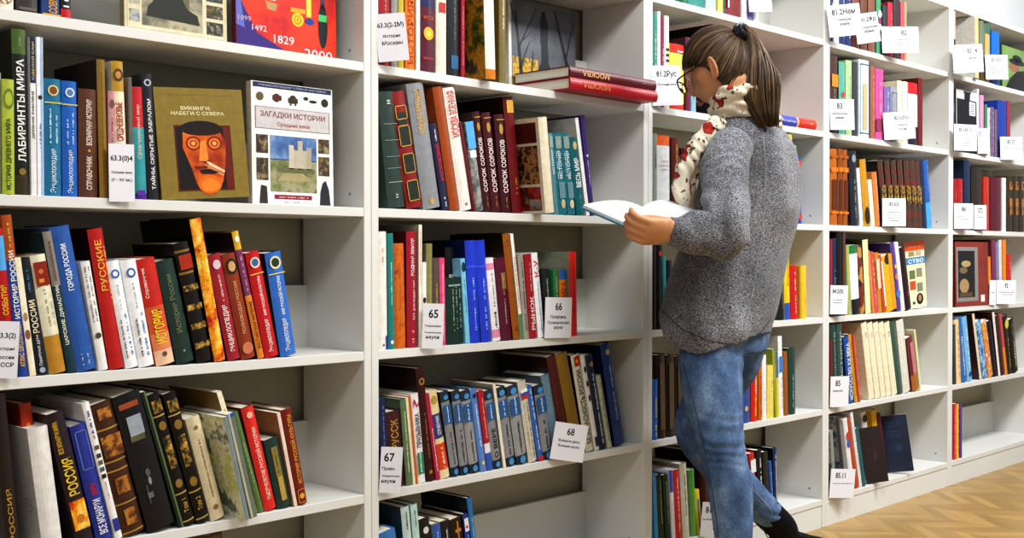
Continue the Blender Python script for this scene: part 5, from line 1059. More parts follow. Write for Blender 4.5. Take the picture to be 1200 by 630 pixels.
def noise_ramp(nt, scale, stretch, stops, detail=3, src=None, rough=.5, rot=(0, 0, 0)):
    tc = nt.nodes.new('ShaderNodeTexCoord'); mp = nt.nodes.new('ShaderNodeMapping'); mp.inputs['Scale'].default_value = stretch; mp.inputs['Rotation'].default_value = rot
    n = nt.nodes.new('ShaderNodeTexNoise'); n.inputs['Scale'].default_value = scale; n.inputs['Detail'].default_value = detail; n.inputs['Roughness'].default_value = rough
    nt.links.new(tc.outputs['Object'], mp.inputs['Vector']); nt.links.new(mp.outputs['Vector'], n.inputs['Vector'])
    r = nt.nodes.new('ShaderNodeValToRGB'); e = r.color_ramp.elements
    while len(e) < len(stops): e.new(.5)
    for i, (p, c) in enumerate(stops): e[i].position = p; e[i].color = rgb(c)+(1,)
    nt.links.new(n.outputs['Fac'], r.inputs['Fac']); return n, r
def mixc(nt, a, b, fac, mode='MIX'):
    x = nt.nodes.new('ShaderNodeMixRGB'); x.blend_type = mode
    if isinstance(fac, (int, float)): x.inputs[0].default_value = fac
    else: nt.links.new(fac, x.inputs[0])
    nt.links.new(a, x.inputs[1]); nt.links.new(b, x.inputs[2]); return x
def bump(nt, b, out, st, dist=.003):
    bp = nt.nodes.new('ShaderNodeBump'); bp.inputs['Strength'].default_value = st; bp.inputs['Distance'].default_value = dist
    nt.links.new(out, bp.inputs['Height']); nt.links.new(bp.outputs['Normal'], b.inputs['Normal'])
# skin
SKIN, nt, b = nodes('skin'); n, r = noise_ramp(nt, 14, (1, 1, 1), [(.3, 'b97f58'), (.7, 'd09a70')]); nt.links.new(r.outputs[0], b.inputs['Base Color'])
b.inputs['Roughness'].default_value = .5; b.inputs['Subsurface Weight'].default_value = .12; b.inputs['Subsurface Radius'].default_value = (.02, .008, .004)
# heather grey knit
KNIT, nt, b = nodes('heather_grey_knit')
n, r = noise_ramp(nt, 190, (1, 1, 3.2), [(.38, '33343a'), (.5, '76777d'), (.62, 'c2c3c8')], 3, rough=.7)
n2, r2 = noise_ramp(nt, 6, (1, 1, 1), [(.3, 'b8b8b8'), (.7, 'ffffff')]); x = mixc(nt, r.outputs[0], r2.outputs[0], 1, 'MULTIPLY'); nt.links.new(x.outputs[0], b.inputs['Base Color'])
b.inputs['Roughness'].default_value = .95; b.inputs['Specular IOR Level'].default_value = .15; b.inputs['Sheen Weight'].default_value = .15; bump(nt, b, n.outputs['Fac'], .35, .002)
# washed denim
DENIM, nt, b = nodes('washed_denim')
n, r = noise_ramp(nt, 13, (1, 1, .7), [(.28, '35527e'), (.5, '5c7ca8'), (.72, '93b0d2')], 6, rough=.6)
n2, r2 = noise_ramp(nt, 420, (1, 1, .4), [(.3, 'b4b4b4'), (.7, 'ffffff')], 2); x = mixc(nt, r.outputs[0], r2.outputs[0], 1, 'MULTIPLY'); nt.links.new(x.outputs[0], b.inputs['Base Color'])
b.inputs['Roughness'].default_value = .85; bump(nt, b, n2.outputs['Fac'], .15, .001)
LEATHER = mat('101216', .6, .2, 20, .3, 0, .12)
HAIRM = [mat('36291d', .5, .2, 60), mat('4c3a27', .45, .2, 60), mat('665036', .42, .2, 60), mat('846a46', .42, .2, 60)]
SCARF, nt, b = nodes('flowered_scarf_cloth')
tc = nt.nodes.new('ShaderNodeTexCoord'); v = nt.nodes.new('ShaderNodeTexVoronoi'); v.inputs['Scale'].default_value = 17; v.inputs['Randomness'].default_value = 1
nn = nt.nodes.new('ShaderNodeTexNoise'); nn.inputs['Scale'].default_value = 30; nt.links.new(tc.outputs['Object'], nn.inputs['Vector'])
mx = nt.nodes.new('ShaderNodeMixRGB'); mx.inputs[0].default_value = .06; nt.links.new(tc.outputs['Object'], mx.inputs[1]); nt.links.new(nn.outputs['Color'], mx.inputs[2]); nt.links.new(mx.outputs[0], v.inputs['Vector'])
r = nt.nodes.new('ShaderNodeValToRGB'); e = r.color_ramp.elements; e[0].position = 0; e[0].color = rgb('b04020')+(1,)
for p_, c_ in ((.26, 'a0181c'), (.31, '4c3c1c'), (.34, 'e9e2d2')): q = e.new(p_); q.color = rgb(c_)+(1,)
e[-1].position = .9; e[-1].color = rgb('e4dac4')+(1,)
nt.links.new(v.outputs['Distance'], r.inputs['Fac'])
n2, r2 = noise_ramp(nt, 55, (1, 1, 1), [(.36, '5c5030'), (.42, 'ffffff'), (.7, 'f4ecdc')], 4); x = mixc(nt, r.outputs[0], r2.outputs[0], 1, 'MULTIPLY')
nt.links.new(x.outputs[0], b.inputs['Base Color']); b.inputs['Roughness'].default_value = .9
# --- key points
HC = at(842, 80, 3.42)                                   # head centre
tilt = math.radians(24)
HF = (FD*math.cos(tilt)-UZ*math.sin(tilt)).normalized(); HL = LD; HU = HF.cross(HL).normalized()
if HU.z < 0: HU = -HU
def hp(f, l, u): return HC+HF*f+HL*l+HU*u
neck0 = at(872, 140, 3.45)
shL = at(849, 178, 3.28); elL = at(851, 275, 3.115); wrL = at(792, 271, 3.10)
shR = at(903, 172, 3.58); elR = at(900, 285, 3.66); wrR = at(848, 270, 3.37)
hipL = at(838, 392, 3.38); knL = at(842, 515, 3.33); anL = at(862, 682, 3.34)
hipR = at(868, 392, 3.56); knR = at(816, 503, 3.62); anR = at(903, 606, 3.82)
body = MB(); K_ = SKIN
# head : directional radii
def head_r(d):
    f, l, u = d
    R = 1/math.sqrt((f/.098)**2+(l/.076)**2+(u/.112)**2)
    P = Vector((f, l, u))*R
    low = max(0, -P.z-.02)/.09                       # jaw region
    P.y *= 1-.28*min(1, low); 
    if P.x > 0: P.x = P.x*(1-.06*min(1, low))
    else: P.x *= 1-.35*min(1, low)
    g = lambda x, s: math.exp(-(x/s)**2)
    if f > .1:
        P.x += .024*g(P.y, .011)*g(P.z+.022, .02) + .010*g(P.y, .012)*g(P.z+.002, .02)     # nose and bridge
        P.x -= .010*(g(abs(P.y)-.032, .014)*g(P.z-.004, .014))                           # eye sockets
        P.x += .005*g(P.z-.028, .012)*g(P.y, .05)                                         # brow
        P.x += .008*g(P.y, .022)*(g(P.z+.056, .006)+g(P.z+.068, .006)); P.x -= .003*g(P.y, .024)*g(P.z+.062, .003)
        P.x += .010*g(P.y, .022)*g(P.z+.095, .015)                                        # chin
    return P
NU, NV = 56, 40; vs = []; fs = []
for i in range(1, NV):
    th = math.pi*i/NV
    for j in range(NU):
        ph = 2*math.pi*j/NU; P = head_r((math.sin(th)*math.cos(ph), math.sin(th)*math.sin(ph), math.cos(th)))
        vs.append(hp(P.x, P.y, P.z))
top = len(vs); vs.append(hp(0, 0, .112)); bot = len(vs); Pb = head_r((0, 0, -1)); vs.append(hp(Pb.x, Pb.y, Pb.z))
for i in range(NV-2):
    for j in range(NU): k = (j+1) % NU; fs.append((i*NU+j, (i+1)*NU+j, (i+1)*NU+k, i*NU+k))
for j in range(NU): k = (j+1) % NU; fs.append((top, j, k)); fs.append((bot, (NV-2)*NU+k, (NV-2)*NU+j))
body.add(vs, fs, K_)
for s in (1, -1):    # ears: a C-shaped rim and lobe
    pts = []
    for q in range(9):
        a_ = math.radians(-100+q*28); pts.append((hp(-.012-.016*math.cos(a_)*.9, s*(.079+.010*max(0, math.cos(a_))), -.016+.030*math.sin(a_)), .0052))
    tube(body, pts, K_, 10, 3)
    tube(body, [(hp(-.01, s*.076, .004), .009), (hp(-.014, s*.079, -.014), .010), (hp(-.004, s*.075, -.042), .008)], K_, 10, 3)
tube(body, [(hp(-.028, 0, -.03), .058), (hp(-.03, 0, -.085), .054), (neck0+UZ*.0, .055), (neck0-UZ*.06, .075)], K_, 20, 4)
# torso under the sweater
def tor(u, v, zc, a, b_): c = at(u, v, zc); return ring(c, LD*a, FD*b_, 24, 2.2)
loft(body, [tor(874, 150, 3.45, .05, .045), tor(876, 168, 3.45, .10, .055), tor(872, 200, 3.45, .14, .085), tor(866, 260, 3.45, .14, .1), tor(858, 310, 3.46, .13, .095), tor(853, 360, 3.46, .155, .11), tor(852, 405, 3.47, .155, .11)], K_)
tube(body, [(shL.lerp(shR, .12)-UZ*.02, .036), (elL.lerp(shL, .5), .036), (elL, .032), (wrL.lerp(elL, .4), .030), (wrL, .024)], K_, 16)
tube(body, [(shR.lerp(shL, .12)-UZ*.02, .036), (elR.lerp(shR, .5), .036), (elR, .032), (wrR.lerp(elR, .4), .033), (wrR, .024)], K_, 16)
LEGL = [(at(838, 385, 3.40), .098), (at(833, 430, 3.375), .092), (at(837, 470, 3.355), .083), (at(843, 508, 3.34), .070), (at(848, 535, 3.34), .0655), (at(855, 570, 3.34), .0655), (at(858, 600, 3.34), .060), (at(860, 635, 3.34), .053), (at(862, 662, 3.34), .047), (at(862, 676, 3.34), .045)]
LEGR = [(at(862, 380, 3.54), .095), (at(858, 420, 3.54), .088), (at(838, 455, 3.58), .080), (at(820, 485, 3.61), .070), (at(815, 506, 3.63), .065), (at(831, 530, 3.66), .064), (at(850, 551, 3.70), .063), (at(872, 573, 3.75), .056), (at(891, 592, 3.79), .051), (at(898, 600, 3.81), .050)]
for LG in (LEGL, LEGR): tube(body, [(p_, r_-.02) for p_, r_ in LG], K_, 16, 4)
# --- the open book she holds: corner frame
BA = at(683, 243, 3.24); BG = at(752, 246, 3.33); BR = at(796, 242, 3.42); BD = at(741, 268, 3.07)
dn = BD-BA                                            # from the top edge down towards her
pn = dn.cross(BG-BA).normalized()
if pn.z < 0: pn = -pn
# hands
def hand(wr, knuck, side_thumb, nrm, curl, thumb_pts, spread_):
    """wr wrist, knuck centre of knuckles, spread_ vector across the knuckles (index -> little), nrm = back of the hand"""
    t = (knuck-wr).normalized(); w = spread_
    def p(s, c, h): return wr.lerp(knuck, s)+w*c+nrm*h
    R = []
    for s, a_, h_ in ((-.25, .026, .020), (0, .027, .019), (.3, .035, .019), (.65, .041, .017), (1, .042, .014), (1.08, .038, .010)):
        R.append(ring(wr.lerp(knuck, s), w*a_, nrm*h_, 18, 2.3))
    loft(body, R, K_)
    L = (.078, .086, .080, .062); 
    for i in range(4):
        c = (-.031, -.0105, .0105, .030)[i]
        b0 = wr.lerp(knuck, .9)+w*c; d = t.copy(); pts = [(b0, .0098)]; cur = b0+t*.012; pts.append((cur, .0098))
        for sgi, fr in enumerate((.46, .3, .24)):
            ang = curl[sgi]; d = (d*math.cos(ang)-nrm*math.sin(ang)) if sgi == 0 else (lambda dd: dd)(d)
            # rotate d about w by the accumulated curl
            a_ = sum(curl[:sgi+1]); d = t*math.cos(a_)-nrm*math.sin(a_)
            cur = cur+d*L[i]*fr; pts.append((cur, (.0090, .0083, .0068)[sgi]))
        tube(body, pts, K_, 12, 4)
    tube(body, thumb_pts, K_, 12, 4)
ed = dn.normalized(); outw = (BA-BG).normalized()
hk = at(758, 271, 3.045)                              # knuckles under the near corner of the book
wdir = (hk-wrL).normalized()
nrm = (-FH*.85-UZ*.45); nrm = (nrm-wdir*nrm.dot(wdir)).normalized()
spr = wdir.cross(nrm).normalized()
if spr.z > 0: spr = -spr                                      # index finger uppermost
tb = wrL.lerp(hk, .4)-spr*.028
hand(wrL, hk, 1, nrm, (.7, .8, .6), [(tb, .014), (at(764, 257, 3.075), .0128), (at(751, 257, 3.07), .0112), (at(739, 261, 3.06), .0088)], spr)
# right hand under the right-hand page
rk = BR+dn*.62-(BR-BG).normalized()*.02-pn*.034
wd2 = (rk-wrR).normalized(); n2v = (-pn-wd2*(-pn).dot(wd2)).normalized(); sp2 = wd2.cross(n2v).normalized()
hand(wrR, rk, -1, n2v, (.08, .12, .1), [(wrR.lerp(rk, .35)-sp2*.03, .013), (wrR.lerp(rk, .8)-sp2*.05, .011), (wrR.lerp(rk, 1.15)-sp2*.055, .009)], sp2)
P = fused('person', body, .0042, None, SKIN, 3)
tag(P, 'woman in grey sweater and blue jeans standing reading an open book', 'person')
par = P
# eyes and lips
mb = MB()
for s in (1, -1):
    c = hp(.083, s*.031, .003); R = [ring(c+HF*.008*math.sin(a_)-HF*.004, HL*.012*math.cos(a_), HU*.0075*math.cos(a_), 14) for a_ in (0, .4, .8, 1.2, 1.5)]
    loft(mb, R, mat('e8e4e0', .2, .02))
    c2 = c+HF*.0035; loft(mb, [ring(c2, HL*.005, HU*.005, 12), ring(c2+HF*.0012, HL*.004, HU*.004, 12)], mat('3a2818', .2, .1))
mb.build('eyes', par, True)
mb = MB(); tube(mb, [(hp(.090, .02, -.062), .0015), (hp(.098, .008, -.058), .0036), (hp(.099, 0, -.059), .0036), (hp(.098, -.008, -.058), .0036), (hp(.090, -.02, -.062), .0015)], mat('a85850', .4), 8, 3)
tube(mb, [(hp(.090, .018, -.064), .0015), (hp(.097, .007, -.068), .0042), (hp(.097, -.007, -.068), .0042), (hp(.090, -.018, -.064), .0015)], mat('a85850', .4), 8, 3); mb.build('lips', par, True)
# --- sweater
sw = MB()
def st(u, v, zc, a, b_, e=2.2, tz=None):
    c = at(u, v, zc); r_ = ring(c, LD*a, FD*b_, 40, e)
    if tz:
        out = []
        for j, p_ in enumerate(r_):
            t = 2*math.pi*j/40; l, f = math.cos(t), math.sin(t)
            z = tz[0]*max(0, l)**2+tz[1]*max(0, -l)**2+tz[2]*max(0, f)**2+tz[3]*max(0, -f)**2
            out.append(Vector((p_.x, p_.y, z)))
        r_ = out
    return r_
loft(sw, [st(873, 133, 3.45, .070, .066), st(875, 143, 3.46, .105, .080), st(881, 155, 3.47, .142, .092), st(884, 172, 3.48, .164, .110, 2.4), st(881, 205, 3.49, .168, .138, 2.3), st(875, 245, 3.49, .172, .150),
          st(862, 290, 3.49, .178, .154), st(850, 335, 3.48, .188, .162), st(843, 365, 3.47, .194, .163),
          st(839, 385, 3.46, .192, .162, 2.2, (.795, .80, .875, .835)), st(839, 400, 3.46, .184, .156, 2.2, (.752, .77, .845, .80)), st(840, 400, 3.46, .160, .135, 2.2, (.758, .775, .85, .806))], K_)
tube(sw, [(shL+UZ*.008+(shR-shL)*.12, .062), (shL-UZ*.035, .067), (elL.lerp(shL, .5)-LD*-.0, .063), (elL+UZ*.028+FD*-.006, .062), (elL-FD*.012-UZ*.004, .057), (wrL.lerp(elL, .62)-UZ*.004, .057), (wrL.lerp(elL, .3), .053), (wrL.lerp(elL, .05), .048)], K_, 24, 5, round_end=True)
tube(sw, [(shR+UZ*.008+(shL-shR)*.12, .062), (shR-UZ*.035, .066), (elR.lerp(shR, .5), .060), (elR+UZ*.02, .057), (elR, .052), (wrR.lerp(elR, .5), .052), (wrR.lerp(elR, .1), .045)], K_, 24, 5)
def seg_d(p, a, b_):
    ab = b_-a; t = max(0, min(1, (p-a).dot(ab)/ab.dot(ab))); return (p-(a+ab*t)).length, t
def swd(p):
    d = .0022*noise.noise(p*7)+.0015*noise.noise(p*17)
    # arm creases, strongest round the elbow
    de = (p-elL).length; dr = (p-elR).length
    for q, el, sh, wr_ in ((de, elL, shL, wrL), (dr, elR, shR, wrR)):
        if q < .17:
            k = (1-q/.17)**.7
            inner = el+FD*.06+UZ*.05
            rr = (p-inner).length
            d += k*.011*math.sin(rr*115+4*noise.noise(p*7))*min(1, rr/.05)
    # drape folds on the body, hanging from the shoulder blades
    l = (p-neck0).dot(LD); f = (p-neck0).dot(FD); z = p.z
    if z < 1.45:
        d += .009*math.sin((l*.8+f*1.4)*26+5*noise.noise(Vector((l*5, f*5, z*2.2))))*max(0, min(1, (1.42-z)/.25))*(.35+.65*abs(noise.noise(Vector((l*4, f*4, z*3+4)))))
    dd, t = seg_d(p, shL, elL)
    if dd < .1: d += .012*math.sin(t*30+6*noise.noise(p*8))*(1-dd/.1)*2*max(0, .35-abs(t-.2))
    return d
SW = fused('sweater', sw, .0055, par, KNIT, 4, swd)
# --- jeans
jn = MB()
loft(jn, [ring(at(853, 372, 3.46), LD*.165, FD*.115, 28), ring(at(852, 392, 3.46), LD*.17, FD*.118, 28), ring(at(850, 412, 3.46), LD*.155, FD*.112, 28)], K_)
for LG in (LEGL, LEGR): tube(jn, LG, K_, 26, 4)
def jd(p):
    d = .0012*noise.noise(p*14)
    for c, s_ in ((knL, .12), (knR, .12), (anR, .15), (anL, .12)):
        q = (p-c).length
        if q < s_: d += .0032*math.sin(p.z*210+7*noise.noise(p*10)+(p-c).dot(RT)*50)*(1-q/s_)
    q = (p-hipL).length
    if q < .2: d += .003*math.sin(p.z*90+p.dot(RT)*70+5*noise.noise(p*6))*(1-q/.2)
    return d
JN = fused('jeans', jn, .0052, par, DENIM, 5, jd)
def on(objm, pts, lift=.0008):
    me = objm.data; bv = BVHTree.FromPolygons([v.co for v in me.vertices], [p_.vertices for p_ in me.polygons]); out = []
    for (u, v) in pts:
        d = ray(u, v).normalized(); h = bv.ray_cast(CAM, d)
        if h[0] is not None: out.append(h[0]+h[1]*lift)
    return out
def seam(name, objm, pts, r_, m, sub=6):
    Q = []
    for i in range(len(pts)-1):
        for s in range(sub): t = s/sub; Q.append((pts[i][0]*(1-t)+pts[i+1][0]*t, pts[i][1]*(1-t)+pts[i+1][1]*t))
    Q.append(pts[-1]); S = on(objm, Q)
    if len(S) < 3: return
    mb = MB(); tube(mb, [(p_, r_) for p_ in S], m, 6, 1, round_end=False); mb.build(name, par, True)
seam('leg_seam', JN, [(801, 425), (809, 455), (818, 490), (827, 530), (834, 570), (840, 610), (842, 628)], .0013, mat('2c4468', .8))
seam('leg_seam', JN, [(874, 560), (884, 575), (893, 585), (902, 595), (905, 602)], .0006, mat('b8c4d8', .8))
seam('back_seam', SW, [(893, 150), (897, 190), (896, 240), (889, 300), (880, 350), (868, 398)], .0013, mat('8a8b90', .9))
seam('hem_stitching', SW, [(776, 364), (800, 386), (830, 399), (862, 404), (888, 393), (904, 372)], .0011, mat('38393e', .9))
seam('shoulder_seam', SW, [(835, 150), (829, 175), (824, 200), (826, 225)], .001, mat('66676c', .9))
# --- boots
bt = MB()
fdir = (at(975, 634, 4.10)-at(905, 640, 3.86)); fdir.z = 0; fdir.normalize()
def boot(shaft, heel, toe, name):
    m_ = MB(); d = (toe-heel).normalized(); sd = d.cross(UZ)
    tube(m_, shaft, K_, 20, 4)
    L = (toe-heel).length; R = []
    for s, hw, hh in ((0, .022, .03), (.06, .034, .045), (.25, .036, .05), (.45, .040, .045), (.65, .046, .034), (.85, .042, .026), (.96, .028, .021), (1, .012, .014)):
        c = heel.lerp(toe, s); c.z = heel.z*(1-s)+toe.z*s+hh+.008; R.append(ring(c, sd*hw, UZ*hh, 20, 2.3))
    loft(m_, R, K_)
    def bd(p): 
        q = (p-shaft[-2][0]).length
        return .0028*math.sin(p.z*160+p.dot(d)*120+4*noise.noise(p*14))*max(0, 1-q/.12)
    o = fused(name, m_, .005, par, LEATHER, 4, bd)
    sole = MB(); n = 24; pr = []
    for j in range(n):
        t = 2*math.pi*j/n; x = .5-.5*math.cos(t); w_ = (.034+.014*math.exp(-((x-.68)/.22)**2))*math.sin(t)
        w_ = math.copysign(abs(math.sin(t))**.6, math.sin(t))*(.034+.013*math.exp(-((x-.68)/.25)**2))
        c = heel.lerp(toe, x*1.04-.02); pr.append(c+sd*w_)
    loft(sole, [[Vector((p_.x, p_.y, max(.0008, p_.z-.001))) for p_ in pr], [Vector((p_.x, p_.y, p_.z+.016)) for p_ in pr]], mat('101012', .6))
    sole.build('boot_sole', o)
    return o
g0 = lambda u, zc, z=0: (lambda P_: Vector((P_.x, P_.y, z)))(at(u, 640, zc))
heelR = g0(903, 3.87, .001); toeR = g0(972, 4.04, .001)
b1 = boot([(at(892, 594, 3.80), .051), (at(904, 606, 3.83), .052), (at(916, 618, 3.86), .050), (heelR.lerp(toeR, .22)+UZ*.085, .046), (heelR.lerp(toeR, .2)+UZ*.05, .040)], heelR, toeR, 'boot')
S_ = on(b1, [(894.5, 620-i*2) for i in range(1)]+[(u_, v_) for u_, v_ in ((893, 618), (895, 621), (897, 624), (899, 628), (901, 632))], .001)
if len(S_) > 2: mb = MB(); tube(mb, [(p_, .0018) for p_ in S_], mat('b8b8bc', .3, .05, 40, 0, 1), 6, 1, round_end=False); mb.build('zipper', b1, True)
heelL = g0(872, 3.30, .001); toeL = heelL+(FD*.9-LD*-.12).normalized()*.265; toeL.z = .001
boot([(anL+UZ*.055, .050), (anL, .051), (heelL.lerp(toeL, .22)+UZ*.075, .047), (heelL.lerp(toeL, .2)+UZ*.05, .040)], heelL, toeL, 'boot')
# --- scarf
sc = MB(); nk = hp(-.03, 0, -.10)
nka = hp(-.03, 0, -.085)
for q, (rad, f_, th_, ph_) in enumerate(((.064, .80, .018, .5), (.070, .42, .020, 0), (.078, .08, .021, 1.2), (.086, -.25, .021, 2.4))):
    pts = []
    for j in range(25):
        t = 2*math.pi*j/24; c = neck0.lerp(nka, f_)+FD*.004
        c = c+LD*math.cos(t)*(rad*.95)+FD*math.sin(t)*(rad*1.05)+UZ*(.008*math.sin(2*t+ph_)-.022*math.sin(t)+.004*math.sin(7*t+ph_))
        pts.append((c, th_*(1+.10*math.sin(3*t+ph_*3))))
    tube(sc, pts, K_, 14, 2)
for dx_, w_, dz_ in ((0, .026, 0), (7, .022, .03), (-3, .018, .015)):
    tube(sc, [(at(838+dx_, 146, 3.34+dz_), w_*.9), (at(821+dx_, 166, 3.33+dz_), w_), (at(807+dx_, 188, 3.34+dz_), w_*1.15), (at(799+dx_, 210, 3.35+dz_), w_*1.1), (at(799+dx_, 230, 3.36+dz_), w_), (at(803+dx_, 246, 3.37+dz_), w_*.55)], K_, 14, 4)
def scd(p):
    up = max(0, min(1, (p.z-1.37)/.04))
    return .003*up*math.sin(p.dot(RT)*30+p.z*230+6*noise.noise(p*7))+.0022*(1-up)*math.sin(p.dot(RT)*230+p.z*100+9*noise.noise(p*8))+.006*noise.noise(p*16)
fused('scarf', sc, .0045, par, SCARF, 3, scd)
# --- glasses
gl = MB(); GM = mat('141417', .3, .05)
def rim(s):
    return [(hp(.116-abs(a_[0])*.10, s*.033+a_[0]*s, -.002+a_[1]), .0022) for a_ in [(.026*math.cos(t), .019*math.sin(t)-.004) for t in [2*math.pi*j/20 for j in range(21)]]]
for s in (1, -1):
    tube(gl, rim(s), GM, 8, 1, round_end=False)
    tube(gl, [(hp(.112, s*.060, .006), .0024), (hp(.095, s*.076, .008), .0024), (hp(.04, s*.082, .009), .0022), (hp(-.005, s*.083, .012), .0020), (hp(-.025, s*.083, .0), .0018)], GM, 8, 3)
tube(gl, [(hp(.115, .008, .004), .002), (hp(.119, 0, .007), .002), (hp(.115, -.008, .004), .002)], GM, 8, 3)
GL = gl.build('glasses', par, True)
lm, nt, b = nodes('lens_glass'); b.inputs['Roughness'].default_value = .02; b.inputs['Transmission Weight'].default_value = 1; b.inputs['IOR'].default_value = 1.05; b.inputs['Base Color'].default_value = (.95, .97, 1, 1)
for s in (1, -1):
    mb = MB(); pr = [p_[0] for p_ in rim(s)[:-1]]; loft(mb, [[p_-HF*.0006 for p_ in pr], [p_+HF*.0006 for p_ in pr]], lm); mb.build('lens', GL)
# --- hair
hr = MB(); TIE = hp(-.098, 0, .060)
rng = random.Random(11)
def scalp(f, l, u, k=1.0):
    v_ = Vector((f, l, u)).normalized(); Rr = 1/math.sqrt((v_.x/.104)**2+(v_.y/.083)**2+(v_.z/.119)**2); return v_*Rr*k
# cap under the strands
vs = []; fs = []; NU2, NV2 = 40, 22
tl = Vector((-.098, 0, .060)).normalized()
def hairline(ph):      # how far (angle from the crown-back pole) the hair reaches; ph=0 towards the face
    c = math.cos(ph); return math.radians(95+12*max(0, c)**2+33*max(0, -c)**.9)
ax = Vector((1, 0, 0)); pole = Vector((-.62, 0, .78)).normalized(); e1 = (ax-pole*ax.dot(pole)).normalized(); e2 = pole.cross(e1)
for i in range(NV2+1):
    for j in range(NU2):
        ph = 2*math.pi*j/NU2; th = hairline(ph)*i/NV2
        d = pole*math.cos(th)+(e1*math.cos(ph)+e2*math.sin(ph))*math.sin(th); P_ = scalp(d.x, d.y, d.z, 1.0-.0*(i == NV2)); vs.append(hp(P_.x, P_.y, P_.z))
off = len(vs)
for i in range(NV2+1):
    for j in range(NU2):
        ph = 2*math.pi*j/NU2; th = hairline(ph)*i/NV2
        d = pole*math.cos(th)+(e1*math.cos(ph)+e2*math.sin(ph))*math.sin(th); P_ = scalp(d.x, d.y, d.z, .86); vs.append(hp(P_.x, P_.y, P_.z))
for i in range(NV2):
    for j in range(NU2):
        k = (j+1) % NU2; fs.append((i*NU2+j, (i+1)*NU2+j, (i+1)*NU2+k, i*NU2+k)); fs.append((off+i*NU2+j, off+i*NU2+k, off+(i+1)*NU2+k, off+(i+1)*NU2+j))
for j in range(NU2): k = (j+1) % NU2; fs.append((NV2*NU2+j, off+NV2*NU2+j, off+NV2*NU2+k, NV2*NU2+k))
hr.add(vs, fs, HAIRM[0])
def strand(pts, r0, m):
    P2 = [(p_, r0*(.55+.45*math.sin(math.pi*min(1, .15+i/len(pts))))) for i, p_ in enumerate(pts)]
    tube(hr, P2, m, 4, 2, round_end=False)
for q in range(1000):
    ph = rng.uniform(0, 2*math.pi); th = hairline(ph)*rng.uniform(.72, 1.0) if q % 4 else hairline(ph)*rng.uniform(.3, .8)
    d0 = pole*math.cos(th)+(e1*math.cos(ph)+e2*math.sin(ph))*math.sin(th); d1 = tl
    N_ = 9; pts = []; w_ = d0.angle(d1); wob = rng.uniform(-.03, .03); lift = rng.uniform(1.0, 1.035)
    for i in range(N_+1):
        t = i/N_
        if w_ > 1e-3: d = (d0*math.sin((1-t)*w_)+d1*math.sin(t*w_))/math.sin(w_)
        else: d = d0
        side = d0.cross(d1).normalized() if w_ > .05 else Vector((0, 1, 0))
        d = d+side*wob*math.sin(math.pi*t)
        bulge = 1+.05*math.sin(math.pi*t)*max(0, d.z)
        P_ = scalp(d.x, d.y, d.z, lift*bulge); pts.append(hp(P_.x, P_.y, P_.z))
    strand(pts, rng.uniform(.0010, .0018), HAIRM[rng.choices((0, 1, 2, 3), (4, 5, 2, 1.0))[0]])
# pony tail
back = -FD
for q in range(620):
    a_ = rng.uniform(0, 2*math.pi); rr = math.sqrt(rng.random()); ca, sa = math.cos(a_)*rr, math.sin(a_)*rr
    ln = rng.uniform(.75, 1.06)
    ctr = [(TIE, .012), (TIE+back*.028+UZ*.012, .020), (at(889, 60, 3.37), .038), (at(891, 88, 3.355), .056), (at(892, 116, 3.35), .055), (at(900, 147, 3.345), .028)]
    n_ = len(ctr); pts = []
    for i, (c, w_) in enumerate(ctr):
        j_ = .003*rng.uniform(-1, 1)
        c2 = c if i < n_-1 else ctr[-2][0].lerp(c, ln)
        pts.append(c2+RT*(ca*w_*1.0+j_)+FH*(sa*w_*.6)+UZ*(ca*-w_*(.9 if i in (1, 2) else 0)))
    strand(pts, rng.uniform(.0010, .0018), HAIRM[rng.choices((0, 1, 2, 3), (3.5, 5, 2.6, 1.6))[0]])
# loose wisps before the ear
for q in range(10):
    s = 1; p0 = hp(.035+.004*q*.3, s*.079, .02-.002*q); strand([p0, p0+HF*.008-UZ*.02, p0+HF*.004-UZ*.045+LD*.002*math.sin(q), p0-HF*.004-UZ*(.06+.003*q)], .0007, HAIRM[q % 4])
hr.build('hair', par, True)
tm = MB()
for q in range(3):
    c = TIE+back*(.001+.007*q)+UZ*.003*q; tt = (back+UZ*.5).normalized(); a1 = tt.cross(LD).normalized()
    pts = [(c+LD*math.cos(t)*(.021+.001*math.sin(6*t))+a1*math.sin(t)*.021, .0075+.0012*math.sin(9*t)) for t in [2*math.pi*j/24 for j in range(25)]]
    tube(tm, pts, mat('1a1a20', .5), 10, 1, round_end=False)
tm.build('hair_tie', par, True)
tg = MB(); c = TIE+back*.008-RT*.002+UZ*.018-FH*.012
tube(tg, [(c-RT*.012, .006), (c+UZ*.006, .008), (c+RT*.010, .006)], mat('9aa0a8', .4), 10, 3); tg.build('hair_clip', par, True)
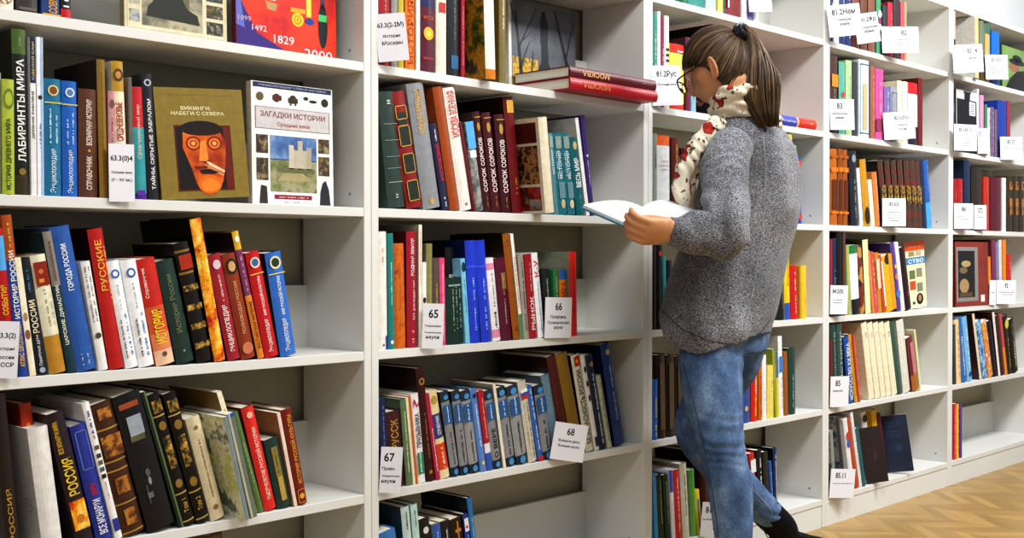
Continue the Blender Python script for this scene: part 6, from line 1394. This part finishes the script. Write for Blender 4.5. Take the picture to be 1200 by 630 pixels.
# --- the open book itself
ob_ = MB(); PG = mat('e9edf2', .7, .02); n = 12
def leaf(G, O, sgn):
    """page block from gutter G to outer edge O"""
    w_ = (O-G); top = []; botm = []
    for i in range(n+1):
        s = i/n; arch = .020*math.sin(math.pi*min(1, s*1.25))**1 * (1-s*.35) if s < .8 else .020*math.sin(math.pi*min(1, .8*1.25))*(1-.28)
        arch = .022*(math.sin(math.pi*s)**.8)*(1-.45*s)
        top.append(G+w_*s+pn*(arch+.008)); botm.append(G+w_*s)
    vs = []
    for q in (0, 1): vs += [p_+dn*q for p_ in top]+[p_+dn*q for p_ in botm]
    K = n+1; fs = []
    for i in range(n):
        fs += [(i, i+1, 2*K+i+1, 2*K+i), (K+i, 3*K+i, 3*K+i+1, K+i+1), (i, K+i, K+i+1, i+1), (2*K+i, 2*K+i+1, 3*K+i+1, 3*K+i)]
    fs += [(n, K+n, 3*K+n, 2*K+n), (0, 2*K, 3*K, K)]
    if sgn < 0: fs = [tuple(reversed(f)) for f in fs]
    return vs, fs, top
TE = mat('2c7890', .5)
ov = MB(); ext = (BR-BG).normalized()*.004
for G, O in ((BG, BA), (BG, BR)):
    e_ = (O-G).normalized()*.005; v0 = [G-dn*.012, O+e_-dn*.012, O+e_+dn*1.012, G+dn*1.012]
    ov.add([p_-pn*.0005 for p_ in v0]+[p_-pn*.004 for p_ in v0], [(0, 1, 2, 3), (7, 6, 5, 4), (0, 4, 5, 1), (1, 5, 6, 2), (2, 6, 7, 3), (3, 7, 4, 0)], TE)
OB = ov.build('open_book'); tag(OB, 'open book with white pages and teal cover in the woman\'s hands', 'book')
for G, O, s in ((BG, BA, 1), (BG, BR, -1)):
    vs, fs, tp = leaf(G, O, s); mb = MB(); mb.add(vs, fs, PG); o = mb.build('pages', OB)
    bm = bmesh.new(); bm.from_mesh(o.data); bmesh.ops.recalc_face_normals(bm, faces=bm.faces); bm.to_mesh(o.data); bm.free()
    t = MB(); rg = random.Random(5)
    for row_ in range(22):
        q = .08+row_*.04
        for i in range(2, n-1):
            if rg.random() < .12: continue
            a0 = tp[i]+dn*q+pn*.0004; a1 = tp[i+1]+dn*q+pn*.0004; t.add([a0, a1, a1+dn*.006, a0+dn*.006], [(0, 1, 2, 3)], mat('c8ccd4', .7))
    t.build('page_text', o)
